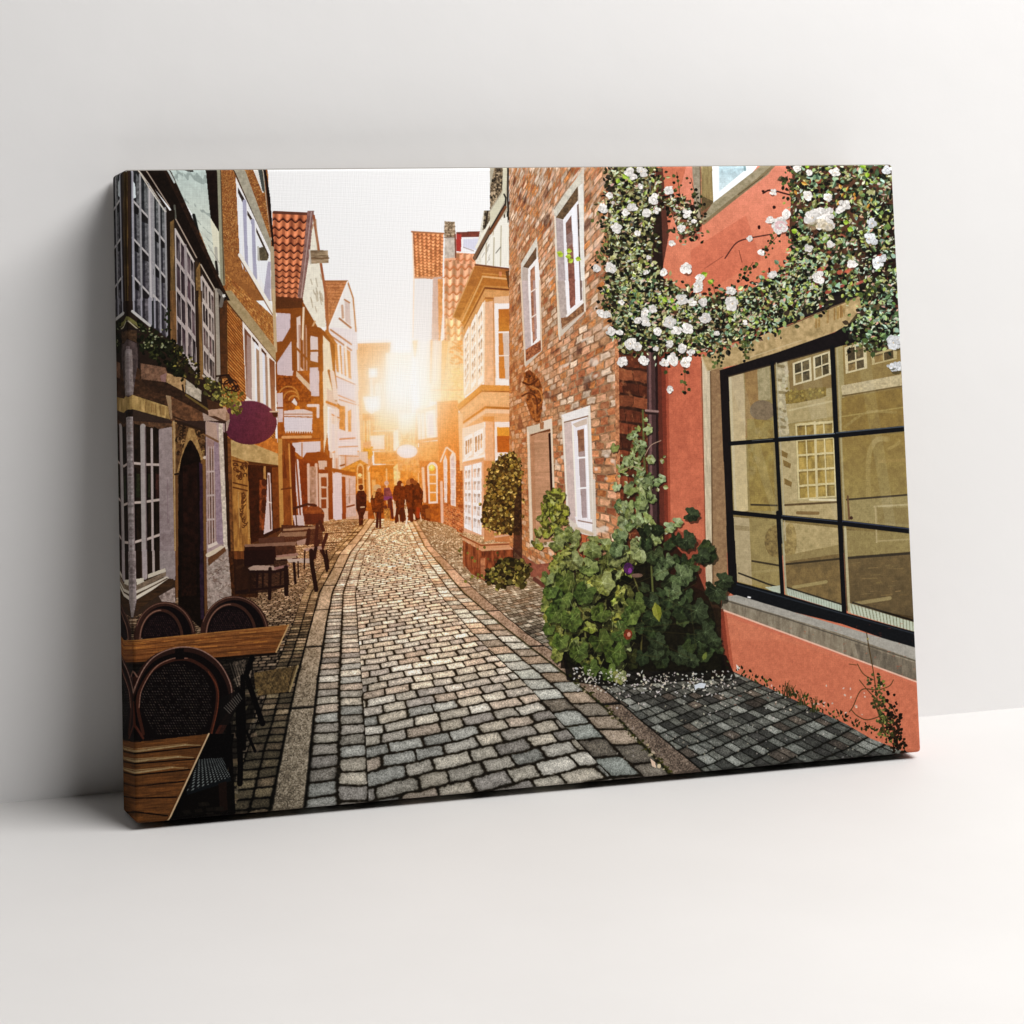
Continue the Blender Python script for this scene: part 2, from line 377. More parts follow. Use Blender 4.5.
def right_far():
    # tile roofs, chimney, dormer, receding white wall
    V(400, 210, 130)
    quad([(96, 165), (345, 185), (335, 560), (118, 520)], tiles(7, 15, (226, 140, 92), (150, 78, 52), .2, 3))
    stroke([(96, 168), (345, 182)], 12, (170, 108, 76))
    fill([(118, 530), (262, 540), (262, 1024), (110, 1024)], (233, 231, 231))
    stroke([(118, 528), (345, 528)], 14, (206, 140, 104))
    fill([(262, 530), (330, 520), (320, 1024), (250, 1024)], (206, 172, 160))
    fill([(300, 540), (345, 540), (340, 760), (320, 1024), (305, 1024)], (222, 140, 84), n=.2)
    stroke([(100, 180), (112, 560), (104, 1000)], 10, (246, 220, 196))
    fill([(345, 400), (345, 640), (360, 1024), (340, 1024), (335, 700)], (250, 236, 222))
    fill([(450, 330), (600, 345), (560, 470), (500, 860), (500, 1024), (350, 1024), (352, 380)], (236, 170, 132))
    quad([(350, 395), (620, 385), (560, 1024), (350, 1024)], tiles(4.4, 11, (238, 168, 128), (190, 104, 68), .17, 5))
    quad([(440, 340), (600, 340), (590, 420), (440, 420)], tiles(3, 1.5, (238, 160, 120), (196, 108, 74), .17, 6))
    quad([(360, 850), (510, 850), (500, 1100), (370, 1100)], tiles(2.6, 4, (246, 186, 130), (220, 136, 76), .2, 7))
    fill([(352, 85), (432, 90), (440, 210), (352, 215)], (158, 136, 112), n=.7, ns=4)
    for y in (125, 160, 195): stroke([(352, y), (436, y+3)], 7, (110, 92, 76), a=.7)
    fill([(355, 215), (432, 212), (432, 372), (352, 378)], (196, 184, 172), n=.2); stroke([(352, 212), (436, 210)], 8, (120, 104, 92))
    stroke([(436, 190), (440, 370)], 12, (116, 74, 60))
    fill([(445, 170), (636, 165), (640, 210), (490, 215), (480, 320), (445, 310)], (120, 66, 56), n=.2)
    fill([(445, 185), (485, 190), (482, 325), (445, 320)], (178, 62, 58))
    fill([(484, 212), (630, 208), (625, 330), (484, 328)], (240, 238, 240)); fill([(500, 226), (618, 222), (600, 312), (540, 300), (500, 290)], (214, 214, 232))
    stroke([(500, 290), (580, 318)], 5, (150, 130, 130))
    # grey boarded gable above the bay
    fill([(660, 0), (860, 0), (862, 445), (600, 425), (590, 380)], (226, 220, 204), n=.1)
    fill([(665, 0), (735, 0), (690, 130), (650, 160)], (128, 116, 96), n=.8, ns=5)
    stroke([(690, 10), (670, 140)], 14, (60, 50, 42)); stroke([(790, 0), (590, 375)], 34, (112, 88, 70)); stroke([(808, 0), (604, 375)], 9, (58, 44, 36)); stroke([(760, 0), (600, 290)], 16, (236, 230, 212))
    fill([(700, 240), (800, 60), (850, 60), (855, 440), (640, 425), (640, 350)], (240, 236, 226))
    for x, y in ((680, 260), (735, 160), (800, 70)): stroke([(x, y), (x-4, 430)], 9, (176, 160, 128), a=.8)
    for k in range(14): x = rnd(660, 830); y = rnd(260, 400); stroke([(x, y), (x-20, y+40)], 5, (150, 144, 130), a=.6)
    stroke([(820, 0), (826, 130)], 10, (70, 60, 50)); stroke([(850, 0), (846, 90)], 16, (40, 34, 30)); stroke([(838, 90), (850, 430)], 20, (222, 214, 190))
    V(490, 160, 120)
    fill([(0, 40), (160, 40), (160, 420), (0, 600)], (178, 168, 146))
    fill([(40, 50), (110, 50), (105, 260), (0, 420), (0, 250)], (120, 104, 84), n=1.1, ns=4)
    fill([(112, 40), (150, 40), (130, 330), (0, 600), (0, 440), (105, 280)], (210, 204, 178))
    stroke([(155, 40), (152, 340), (160, 500)], 16, (52, 46, 42)); stroke([(120, 290), (135, 320), (130, 400)], 14, (50, 46, 42))
    stroke([(130, 400), (0, 620)], 26, (120, 78, 52)); stroke([(130, 370), (0, 590)], 12, (60, 50, 44))
    fill([(100, 500), (150, 480), (160, 900), (0, 900), (0, 690)], (236, 232, 220))
    for x in (35, 95): stroke([(x, 560 if x > 60 else 660), (x-6, 900)], 10, (170, 158, 128), a=.8)
    stroke([(90, 740), (50, 790)], 8, (120, 118, 110))

def right_street():
    V(400, 340, 130)
    fill([(330, 0), (510, 0), (510, 560), (300, 520), (290, 420), (320, 300)], (240, 196, 140), to=(246, 206, 140), n=.12)
    # far white walls and the tall warm house
    fill([(120, 0), (250, 0), (235, 500), (160, 560), (125, 300)], (240, 236, 232), to=(250, 232, 190))
    fill([(100, 0), (140, 0), (125, 130), (112, 130)], (242, 200, 140))
    fill([(235, 0), (330, 0), (320, 480), (240, 480)], (238, 214, 196), to=(250, 224, 178))
    for x, c in ((250, (232, 160, 90)), (280, (246, 230, 214)), (345, (236, 160, 84))): stroke([(x, 0), (x-10, 330)], 16, c, a=.7)
    fill([(330, 0), (380, 0), (350, 300), (320, 420)], (240, 180, 110))
    for k in range(70):
        y = rnd(0, 450); x = rnd(390, 490); stroke([(x, y), (x+rnd(20, 40), y+rnd(-25, 25))], rnd(8, 14), jc((226, 140, 70) if y < 200 else (244, 196, 120), .08), a=.7)
    fill([(290, 480), (455, 470), (480, 1024), (300, 1024)], (218, 136, 74), to=(196, 100, 46), n=.16, ns=4)
    stroke([(245, 388), (490, 388)], 7, (216, 150, 90), a=.8)
    fill([(130, 560), (285, 500), (290, 770), (150, 800)], (240, 200, 150))
    fill([(200, 560), (280, 540), (285, 760), (210, 766)], (252, 240, 226)); fill([(218, 580), (262, 575), (266, 745), (222, 748)], (224, 214, 214))
    for x in (150, 180): stroke([(x, 580), (x+4, 780)], 22, (250, 232, 214))
    stroke([(150, 790), (300, 770)], 20, (206, 130, 70))
    fill([(150, 800), (300, 790), (310, 1024), (150, 1024)], (218, 136, 72), n=.2)
    V(400, 460, 130)
    fill([(150, 0), (470, 0), (500, 560), (330, 490), (200, 470), (180, 330)], (192, 100, 46), to=(160, 80, 36), n=.25, ns=5)
    fill([(185, 340), (310, 340), (320, 470), (190, 470)], (150, 76, 26), n=.4)
    # arched lit window
    fill(np.vstack([ell(255, 60, 42, 50, 180, 360, 14), [(297, 335), (225, 340)]]), (240, 216, 206))
    fill(np.vstack([ell(256, 70, 27, 36, 180, 360, 12), [(284, 320), (236, 322)]]), (212, 128, 56))
    fill(ell(250, 55, 24, 26, n=14), (255, 210, 70)); fill(ell(248, 50, 12, 13, n=10), (255, 246, 140))
    for y in (110, 180, 250): stroke([(234, y), (288, y)], 10, (240, 206, 186))
    stroke([(180, 60), (195, 320)], 22, (236, 190, 160)); stroke([(205, 40), (215, 330)], 10, (140, 60, 30)); stroke([(325, 170), (332, 480)], 22, (226, 180, 160))
    # pair of pointed windows
    for a, b, y0, y1 in ((340, 372, -30, 330), (392, 440, -60, 365)):
        fill([(a, y0+30), ((a+b)/2, y0-20), (b, y0+30), (b-2, y1), (a+8, y1)], (240, 220, 208)); fill([(a+8, y0+50), ((a+b)/2+4, y0+10), (b-10, y0+50), (b-12, y1-16), (a+14, y1-16)], (216, 196, 200), n=.2)
        for y in (60, 140, 220, 300): stroke([(a+6, y), (b-6, y+6)], 7, (246, 232, 222))
    V(400, 400, 130)
    stroke([(318, 480), (362, 372), (372, 370), (430, 420), (432, 480)], 12, (246, 214, 190))
    V(400, 460, 130)
    quad([(440, 0), (500, 0), (495, 570), (445, 560)], bricks(2, 26, [(170, 86, 40), (150, 70, 34), (190, 104, 56)], (110, 60, 30), jit=.3))
    quad([(340, 330), (495, 380), (495, 570), (345, 490)], bricks(6, 11, [(176, 90, 50), (150, 74, 44), (194, 112, 70)], (214, 150, 110), jit=.4))

def bay():
    # upper bay: eaves, cornice, windows
    V(400, 210, 130)
    fill([(600, 425), (868, 462), (868, 720), (660, 720), (500, 1000), (500, 880), (415, 840), (580, 450)], (196, 128, 70))
    fill([(590, 440), (868, 470), (868, 560), (830, 505), (650, 490), (470, 850), (412, 838)], (166, 102, 52), n=.15, st=(40, 6))
    stroke([(595, 428), (868, 462)], 14, (112, 70, 50)); stroke([(580, 452), (414, 838)], 10, (206, 150, 100))
    fill([(640, 500), (850, 520), (850, 600), (660, 590), (500, 900), (480, 880)], (176, 106, 48), n=.1)
    stroke([(650, 520), (850, 540)], 14, (224, 168, 112)); stroke([(650, 525), (490, 870)], 12, (214, 156, 98))
    stroke([(670, 610), (860, 625)], 12, (104, 60, 34)); stroke([(665, 615), (505, 930)], 10, (126, 76, 38))
    fill([(670, 625), (868, 635), (868, 690), (670, 680), (500, 1000), (500, 940)], (210, 146, 92), n=.1)
    stroke([(672, 690), (868, 700)], 10, (150, 92, 54)); fill([(780, 480), (800, 480), (800, 520), (780, 520)], (216, 130, 90))
    fill([(830, 480), (868, 470), (868, 640), (850, 600)], (98, 66, 38))
    V(400, 280, 130)
    fill([(670, 170), (745, 160), (748, 830), (660, 830)], (228, 172, 132), n=.1); stroke([(735, 150), (742, 830)], 8, (190, 126, 84))
    fill([(740, 130), (868, 120), (885, 830), (750, 830)], (226, 180, 142))
    fill([(742, 180), (862, 180), (882, 825), (755, 825)], (240, 232, 228))
    fill([(775, 225), (868, 222), (872, 400), (775, 402)], (178, 100, 40), to=(190, 116, 50)); fill([(775, 415), (870, 412), (874, 780), (778, 775)], (206, 188, 178))
    fill([(775, 415), (806, 412), (828, 770), (778, 770)], (194, 112, 52)); stroke([(775, 408), (872, 406)], 9, (244, 230, 220)); stroke([(778, 592), (874, 590)], 9, (238, 220, 206))
    # long window front of the bay
    fill([(670, 150), (665, 800), (500, 920), (495, 470)], (240, 214, 184))
    for x0, y0, x1 in ((505, 440, 545), (560, 340, 600), (612, 250, 655)):
        win([(x0, y0), (x1, y0-85), (x1, 805-(x1-505)*.1), (x0, 900-(x0-505)*.65)], 2, 5, (250, 238, 224), (226, 190, 158), .3, .1, None, 4, .15)
    V(400, 340, 130)
    fill([(640, 345), (880, 355), (885, 640), (660, 640), (480, 700), (470, 560), (440, 520)], (222, 160, 110))
    fill([(640, 348), (880, 358), (880, 400), (650, 390), (460, 540), (440, 515)], (206, 132, 66)); stroke([(645, 398), (880, 402)], 9, (134, 80, 40)); stroke([(640, 400), (465, 545)], 9, (170, 100, 50))
    fill([(640, 410), (880, 412), (880, 500), (660, 500), (490, 620), (480, 560)], (226, 168, 116), n=.1)
    stroke([(670, 525), (880, 535)], 16, (146, 88, 40)); stroke([(672, 525), (490, 650)], 14, (176, 104, 50)); stroke([(680, 555), (885, 560)], 30, (232, 186, 150)); stroke([(670, 560), (490, 680)], 24, (232, 186, 150))
    fill([(655, 600), (740, 595), (740, 640), (650, 630)], (206, 132, 76))
    fill([(670, 640), (742, 640), (745, 1024), (668, 1024)], (226, 166, 126), n=.08); stroke([(738, 640), (742, 1024)], 9, (190, 122, 80))
    fill([(742, 640), (888, 640), (888, 900), (745, 930)], (238, 222, 214)); fill([(762, 682), (868, 682), (868, 760), (762, 760)], (212, 138, 50)); fill([(762, 750), (868, 750), (868, 880), (764, 880)], (158, 76, 26), to=(176, 88, 30))
    fill([(455, 560), (495, 580), (495, 1024), (470, 1024)], (236, 182, 134))
    fill([(490, 690), (665, 640), (668, 1024), (490, 1024)], (238, 212, 190))
    for x0, x1 in ((505, 570), (580, 655)):
        win([(x0, 760-(x0-505)*.5), (x1, 760-(x1-505)*.5), (x1, 905-(x1-505)*.2), (x0, 945-(x0-505)*.2)], 3, 1, (248, 236, 228), (214, 168, 132), .35, .08, None, 6, .15)
    stroke([(500, 945), (662, 905)], 16, (248, 236, 226))
    fill([(495, 955), (665, 920), (665, 985), (495, 1000)], (214, 156, 114))
    V(400, 460, 130)
    fill([(490, 20), (668, 0), (668, 600), (500, 560)], (222, 166, 132))
    for x0, x1 in ((505, 562), (570, 640)):
        win([(x0, 45-(x0-505)*.25), (x1, 45-(x1-505)*.25), (x1, 530+(x1-505)*.42), (x0, 530+(x0-505)*.42)], 2, 5, (246, 238, 236), (206, 176, 160), .3, .08, (232, 226, 228), 8, .2)
    fill([(655, 0), (745, 0), (745, 620), (660, 640)], (196, 128, 88), n=.12)
    fill([(745, 480), (890, 480), (890, 640), (745, 640)], (190, 116, 76)); fill([(760, 500), (880, 490), (880, 575), (760, 580)], (96, 44, 18)); stroke([(742, 480), (748, 600), (890, 580)], 14, (214, 160, 130))
    # plinth
    fill([(455, 575), (640, 655), (885, 640), (890, 700), (640, 710), (600, 690)], (206, 144, 106)); stroke([(470, 585), (635, 668), (885, 655)], 10, (130, 72, 44)); stroke([(490, 612), (630, 700), (885, 690)], 9, (216, 156, 118))
    fill([(492, 625), (640, 712), (890, 700), (900, 900), (660, 945), (560, 890), (492, 810)], (128, 70, 42), n=.5, ns=7, st=(5, 16))
    fill([(630, 770), (668, 765), (668, 940), (635, 925)], (176, 112, 82), n=.3)
    for k in range(12): x = rnd(500, 620); stroke([(x, 660), (x+rnd(-4, 4), 840)], rnd(5, 12), jc((160, 94, 60), .2), a=.5)
# ---------------------------------------------------------------- houses of the left side
def left_far():
    # house with the pale gable, then the timbered gable house
    V(260, 190, 200)
    fill([(360, 690), (500, 700), (500, 760), (520, 1024), (390, 1024), (350, 760)], (226, 218, 222))
    fill([(318, 465), (452, 465), (358, 700), (345, 690), (322, 560)], (186, 114, 76), n=.25, ns=4)
    for k in range(15): y = 480+k*15; stroke([(320+k*1.6, y), (446-k*6.4, y+2)], 4, (136, 78, 52), a=.6)
    for k in range(60): y = rnd(470, 680); x = rnd(322+(y-465)*.12, 446-(y-465)*.42); stroke([(x, y), (x-2, y+9)], 3, jc((206, 136, 98), .15), a=.5)
    stroke([(320, 464), (452, 464)], 8, (150, 92, 60))
    fill([(452, 462), (480, 540), (496, 710), (380, 700), (358, 700)], (236, 232, 228)); stroke([(452, 466), (480, 550), (494, 720)], 7, (176, 112, 70)); stroke([(452, 466), (358, 698)], 7, (246, 240, 234))
    stroke([(410, 655), (468, 702)], 9, (150, 92, 70)); fill([(436, 560), (462, 575), (468, 690), (440, 668)], (206, 186, 182)); stroke([(424, 590), (428, 650)], 12, (190, 150, 130)); stroke([(436, 558), (462, 574)], 7, (160, 100, 70))
    for a in (712, 742): stroke([(365, a), (470, a+75)], 8, (170, 106, 76))
    fill([(378, 770), (418, 795), (425, 940), (395, 925)], (200, 120, 60)); fill([(432, 800), (465, 825), (470, 965), (435, 945)], (206, 128, 68))
    for x in (404, 440): stroke([(x, 790), (x+10, 950)], 11, (246, 232, 220))
    stroke([(385, 935), (475, 985)], 12, (246, 230, 216)); stroke([(385, 950), (480, 1000)], 5, (180, 110, 70))
    V(330, 350, 100)
    fill([(40, 250), (290, 350), (320, 1024), (20, 1024), (20, 500)], (226, 208, 208))
    fill([(65, 260), (255, 350), (262, 520), (90, 450)], (218, 206, 214))
    for a, b in (((70, 262), (262, 345)), ((90, 455), (262, 525)), ((100, 500), (300, 560))): stroke([a, b], 9, (178, 100, 66))
    fill([(100, 560), (160, 570), (160, 820), (100, 800)], (190, 110, 52), n=.3); fill([(185, 620), (220, 600), (222, 830), (185, 830)], (196, 120, 62), n=.3); stroke([(175, 560), (180, 830)], 20, (240, 218, 206))
    fill([(0, 480), (40, 500), (110, 560), (120, 610), (30, 560)], (190, 106, 36), n=.3)
    fill([(20, 660), (120, 690), (60, 760), (20, 740)], (226, 196, 180)); stroke([(20, 650), (125, 700)], 11, (180, 100, 56))
    # plates of a hanging sign board
    fill([(60, 830), (262, 832), (270, 1024), (60, 1024)], (228, 206, 208))
    for y in (905, 985): stroke([(105, y), (260, y-12)], 12, (170, 90, 60))
    stroke([(290, 0), (325, 620), (330, 1024)], 24, (232, 170, 110)); stroke([(280, 560), (310, 1024)], 20, (240, 222, 214))
    V(290, 440, 80)
    fill([(540, 150), (1000, 140), (1000, 1000), (540, 1000)], (214, 184, 172), to=(206, 160, 136))
    for x, c in ((560, (240, 224, 214)), (600, (196, 140, 116)), (640, (236, 222, 216)), (715, (176, 104, 68)), (730, (206, 160, 150))): stroke([(x, 170), (x+4, 360)], 20, c, a=.8)
    stroke([(650, 320), (700, 305)], 18, (84, 46, 24)); fill([(590, 20), (860, 20), (870, 180), (590, 180)], (230, 214, 216)); stroke([(630, 80), (870, 70)], 12, (180, 110, 80)); stroke([(640, 190), (880, 200)], 8, (170, 100, 70))
    fill([(640, 370), (900, 240), (1000, 300), (1000, 400), (850, 460), (680, 420)], (190, 116, 44), n=.4, ns=5)
    fill([(545, 375), (850, 400), (840, 460), (560, 410)], (140, 70, 22))
    for x in (570, 640): stroke([(x, 440), (x+5, 980)], 44, (226, 204, 206))
    stroke([(605, 460), (612, 830)], 14, (186, 140, 128)); fill([(655, 455), (715, 465), (722, 1000), (668, 1000)], (134, 62, 22))
    fill([(715, 470), (840, 450), (850, 960), (722, 980)], (206, 172, 164), n=.12); stroke([(765, 480), (770, 800)], 10, (176, 128, 112)); stroke([(720, 690), (840, 680)], 8, (188, 140, 124)); stroke([(735, 845), (825, 822)], 18, (90, 44, 22)); stroke([(760, 720), (764, 790)], 14, (150, 120, 116))
    # church-like arched shop door with lamp
    fill([(840, 320), (1000, 300), (1000, 900), (850, 900)], (176, 92, 26), n=.35)
    fill(np.vstack([ell(903, 350, 44, 60, 180, 360, 12), [(955, 640), (860, 640)]]), (226, 170, 110)); fill(np.vstack([ell(903, 360, 28, 40, 180, 360, 10), [(935, 620), (876, 620)]]), (150, 74, 24))
    fill(ell(898, 440, 26, 24, n=12), (255, 226, 150)); stroke([(870, 478), (940, 470)], 12, (226, 170, 110)); stroke([(872, 560), (940, 556)], 12, (226, 170, 110))
    for x in (990, 1010): stroke([(x, 320), (x, 760)], 14, (240, 190, 140), a=.7)

def timber_house():
    V(260, 190, 200)
    quad([(70, 112), (252, 118), (212, 560), (80, 555)], tiles(4.2, 13.2, (196, 112, 78), (66, 32, 24), .17, 10))
    stroke([(78, 112), (250, 120)], 14, (104, 64, 50))
    fill([(248, 104), (282, 104), (262, 300), (222, 560), (196, 545), (228, 300)], (132, 100, 96), n=.2); stroke([(268, 110), (215, 545)], 6, (170, 140, 134))
    fill([(278, 130), (300, 300), (330, 480), (340, 700), (296, 700), (225, 590), (222, 560), (262, 300)], (232, 226, 208), n=.06)
    stroke([(280, 130), (306, 310), (345, 560), (350, 720)], 12, (150, 88, 60)); stroke([(268, 200), (290, 150), (300, 300)], 7, (176, 130, 100), a=.8)
    for k in range(16): x = rnd(250, 320); y = rnd(390, 640); stroke([(x, y), (x+8, y+rnd(15, 50))], 5, (150, 136, 112), a=.6)
    fill([(262, 306), (352, 306), (356, 372), (262, 374)], (150, 128, 104), n=.5, st=(20, 3)); stroke([(262, 348), (356, 346)], 7, (110, 90, 70)); stroke([(258, 305), (264, 374)], 8, (196, 186, 174))
    # upper timber storey
    fill([(70, 540), (224, 552), (228, 585), (75, 575)], (92, 52, 28))
    fill([(75, 555), (225, 570), (300, 700), (385, 770), (390, 1024), (80, 1024)], (126, 72, 26))
    fill([(80, 556), (220, 566), (222, 600), (80, 606)], (88, 52, 26)); fill([(85, 625), (160, 630), (160, 700), (120, 770), (85, 775)], (206, 188, 196)); fill([(92, 880), (165, 770), (170, 930), (150, 950), (95, 950)], (204, 186, 194))
    fill([(192, 650), (212, 640), (210, 900), (250, 950), (255, 1010), (195, 960)], (222, 200, 188))
    for x in (205, 225, 240): stroke([(x, 690), (x+4, 960)], 7, (176, 130, 116))
    stroke([(190, 805), (262, 880)], 10, (134, 78, 34)); fill([(262, 740), (300, 735), (302, 815), (262, 815)], (216, 198, 198)); fill([(262, 825), (302, 825), (302, 880), (262, 870)], (214, 196, 196)); fill([(258, 905), (305, 905), (305, 1024), (258, 1024)], (206, 190, 198))
    stroke([(228, 600), (222, 760)], 10, (236, 210, 180)); stroke([(262, 720), (285, 670)], 9, (200, 150, 110))
    fill([(240, 690), (310, 700), (345, 730), (345, 760), (250, 740)], (124, 68, 24)); fill([(300, 720), (325, 720), (330, 1024), (302, 1024)], (126, 66, 20))
    fill([(325, 740), (372, 790), (378, 1024), (330, 1024)], (236, 218, 188), n=.06); stroke([(365, 760), (392, 1010)], 12, (140, 76, 30)); stroke([(345, 720), (385, 780)], 16, (160, 90, 40))
    V(260, 370, 200)
    fill([(90, 0), (320, 0), (360, 470), (360, 760), (100, 760)], (148, 78, 26), n=.25, ns=7)
    fill([(92, 0), (175, 0), (170, 26), (96, 28)], (204, 186, 192)); fill([(258, 0), (306, 0), (306, 130), (258, 130)], (206, 190, 198))
    fill([(190, 0), (258, 70), (258, 110), (190, 30)], (210, 180, 150)); fill([(90, 20), (190, 30), (265, 110), (265, 160), (90, 170)], (126, 64, 20), n=.5, ns=4)
    for k in range(3): stroke(ell(150+k*14, 130+k*10, 50-k*12, 50-k*14, 180, 350, 12), 7, (190, 120, 60), a=.8)
    fill([(92, 115), (120, 112), (122, 262), (96, 262)], (206, 184, 188)); stroke([(92, 190), (122, 190)], 8, (120, 62, 26))
    stroke([(250, 178), (300, 178), (300, 235)], 14, (226, 206, 204)); fill(ell(195, 196, 15, 16, n=12), (226, 130, 30)); fill([(165, 160), (180, 140), (195, 165), (190, 180)], (226, 214, 210))
    fill([(126, 205), (170, 200), (225, 196), (272, 210), (272, 235), (126, 232)], (216, 196, 194)); stroke([(126, 222), (272, 222)], 5, (160, 110, 90))
    fill([(126, 236), (272, 240), (268, 312), (130, 308)], (214, 206, 216))
    for k in range(12): fill([(130+k*12, 305), (142+k*12, 305), (136+k*12, 322)], (226, 214, 214))
    stroke([(120, 340), (262, 338)], 13, (214, 150, 100)); stroke([(110, 355), (310, 348)], 6, (110, 56, 22))
    fill([(168, 368), (312, 360), (312, 415), (240, 418), (236, 445), (215, 440), (168, 400)], (214, 200, 206)); stroke([(218, 370), (218, 440)], 6, (160, 100, 70))
    fill([(240, 420), (330, 412), (360, 450), (360, 480), (200, 480)], (116, 56, 14))
    # ground floor of the timber house
    fill([(165, 440), (200, 455), (225, 780), (205, 800), (190, 640)], (222, 204, 204)); stroke([(186, 440), (212, 780)], 8, (120, 60, 30))
    fill([(200, 450), (360, 470), (362, 760), (225, 770)], (112, 50, 16), n=.25)
    for x in (250, 290): stroke([(x, 480), (x+4, 690)], 14, (214, 176, 160))
    fill([(256, 490), (288, 490), (290, 680), (258, 680)], (168, 130, 116), n=.3)
    fill([(300, 460), (345, 460), (345, 505), (305, 505)], (206, 176, 160)); fill([(302, 525), (352, 525), (356, 770), (306, 770)], (214, 180, 160))
    for k in range(3): fill([(315, 545+k*56), (342, 545+k*56), (343, 592+k*56), (316, 592+k*56)], (124, 60, 26))
    fill([(350, 400), (372, 430), (376, 762), (352, 762)], (122, 58, 16)); fill([(385, 520), (420, 520), (422, 760), (385, 765)], (222, 200, 204))
    stroke([(340, 500), (470, 525)], 16, (130, 66, 20))
    # upper right of the timbered front
    fill([(325, 0), (345, 0), (350, 300), (330, 420)], (236, 216, 186)); fill([(345, 90), (400, 120), (400, 200), (345, 180)], (216, 186, 170))
    stroke([(355, 0), (392, 150)], 12, (140, 76, 30)); stroke([(372, 10), (392, 140)], 22, (230, 204, 190)); stroke([(345, 160), (420, 190)], 12, (178, 96, 40))
    for x in (362, 390): stroke([(x, 200), (x+4, 440)], 14, (232, 210, 200), a=.8)

def brick_house():
    # the ochre brick house with white windows
    V(200, 160, 140)
    fill([(0, 60), (490, 60), (545, 640), (560, 1024), (0, 1024)], (150, 98, 54))
    quad([(140, 60), (490, -240), (548, 900), (140, 700)], bricks(30, 70, [(166, 108, 60), (148, 94, 52), (178, 122, 72)], (124, 78, 44), jit=.2, seed=11))
    quad([(150, 780), (555, 1150), (555, 1900), (150, 1900)], bricks(30, 50, [(178, 116, 62), (160, 100, 54), (190, 130, 74)], (130, 80, 42), jit=.2, seed=12))
    fill([(295, 690), (500, 1000), (150, 780), (180, 640)], (160, 104, 58), n=.3, ns=3)
    stroke([(150, 60), (165, 560), (180, 900)], 30, (130, 120, 96)); 
    fill([(262, 70), (340, 70), (528, 590), (528, 690)], (166, 158, 138), n=.12); stroke([(258, 70), (525, 690)], 7, (70, 54, 40))
    fill([(400, 70), (440, 70), (482, 230), (468, 240)], (226, 222, 216)); fill([(436, 70), (470, 70), (484, 240), (465, 220)], (80, 84, 80))
    fill([(462, 66), (492, 66), (522, 260), (550, 620), (540, 660), (500, 330)], (40, 26, 22)); stroke([(470, 70), (530, 580)], 7, (190, 180, 160)); stroke([(485, 150), (528, 560)], 6, (120, 74, 44))
    # upper white window
    fill([(272, 120), (528, 680), (530, 1024), (480, 1000), (300, 690)], (238, 236, 236))
    fill([(288, 195), (340, 290), (345, 320), (330, 325), (288, 235)], (64, 54, 52)); fill([(356, 365), (402, 440), (396, 465), (358, 400)], (74, 60, 52)); fill([(420, 490), (512, 690), (508, 715), (420, 520)], (70, 54, 40))
    for x in (335, 395): stroke([(x, 300 if x < 360 else 440), (x+18, 800 if x < 360 else 860)], 26, (168, 166, 190))
    for a, b in (((290, 240), (322, 320)), ((352, 400), (388, 470)), ((415, 520), (505, 720))):
        fill([a, b, (b[0]+4, 800+(b[0]-320)*.9), (a[0]+8, 700+(a[0]-290)*.9)], (236, 238, 242))
    fill([(430, 640), (480, 630), (508, 715), (500, 732), (432, 730)], (104, 94, 74), n=.4); stroke([(434, 632), (440, 730)], 12, (190, 186, 176))
    fill([(470, 1000), (505, 740), (525, 740), (525, 1024)], (176, 170, 190))
    stroke([(300, 690), (560, 1130)], 24, (240, 234, 222)); stroke([(296, 712), (540, 1130)], 6, (120, 80, 48))
    stroke([(536, 640), (548, 1024)], 26, (176, 158, 128))
    V(200, 290, 140)
    stroke([(545, 0), (560, 440)], 22, (196, 168, 128))
    quad([(200, 90), (545, 560), (560, 1150), (200, 860)], bricks(10, 31, [(186, 116, 56), (170, 104, 50), (198, 128, 66)], (118, 66, 30), mw=.02, mh=.5, jit=.1, seed=13, rough=.15))
    fill([(160, 60), (205, 90), (215, 600), (150, 600)], (112, 76, 44), n=.2); stroke([(200, 100), (205, 600)], 16, (170, 124, 70))
    fill([(190, 0), (240, 0), (560, 420), (560, 520), (330, 240), (205, 70)], (166, 144, 108), n=.14); stroke([(200, 75), (560, 520)], 8, (84, 54, 30))
    fill([(160, 20), (190, 30), (200, 60), (170, 60)], (210, 190, 170))
    fill([(318, 220), (560, 520), (565, 900), (520, 880), (345, 790)], (236, 224, 214))
    fill([(332, 270), (380, 330), (388, 800), (345, 770)], (110, 74, 56), to=(168, 136, 130)); fill([(350, 320), (382, 350), (388, 790), (356, 770)], (172, 146, 140), a=.8)
    fill([(390, 335), (436, 390), (436, 410), (392, 362)], (70, 44, 32)); fill([(455, 415), (492, 460), (492, 480), (456, 440)], (80, 48, 32))
    fill([(405, 370), (440, 415), (446, 830), (412, 820)], (236, 236, 240)); fill([(418, 420), (440, 440), (446, 840), (425, 820)], (150, 110, 84), a=.85)
    fill([(462, 450), (490, 480), (500, 870), (470, 850)], (226, 228, 238)); fill([(480, 460), (500, 490), (508, 880), (488, 870)], (150, 112, 90), a=.8)
    fill([(512, 490), (552, 520), (558, 890), (524, 890)], (120, 74, 50), to=(166, 116, 90)); stroke([(505, 470), (520, 890)], 14, (240, 226, 212)); stroke([(345, 800), (560, 920)], 18, (242, 226, 206))
    V(200, 420, 140)
    fill([(205, 220), (600, 220), (612, 800), (560, 860), (240, 1024), (205, 1024)], (92, 56, 30), n=.2)
    fill([(205, 100), (570, 130), (580, 250), (205, 260)], (190, 106, 46), n=.25, ns=5)
    fill([(180, 120), (215, 120), (240, 1024), (205, 1024)], (46, 26, 16))
    fill([(212, 135), (400, 170), (575, 240), (580, 330), (240, 290), (220, 250)], (184, 152, 102), n=.18, ns=9); stroke([(240, 285), (580, 332)], 12, (84, 50, 24))
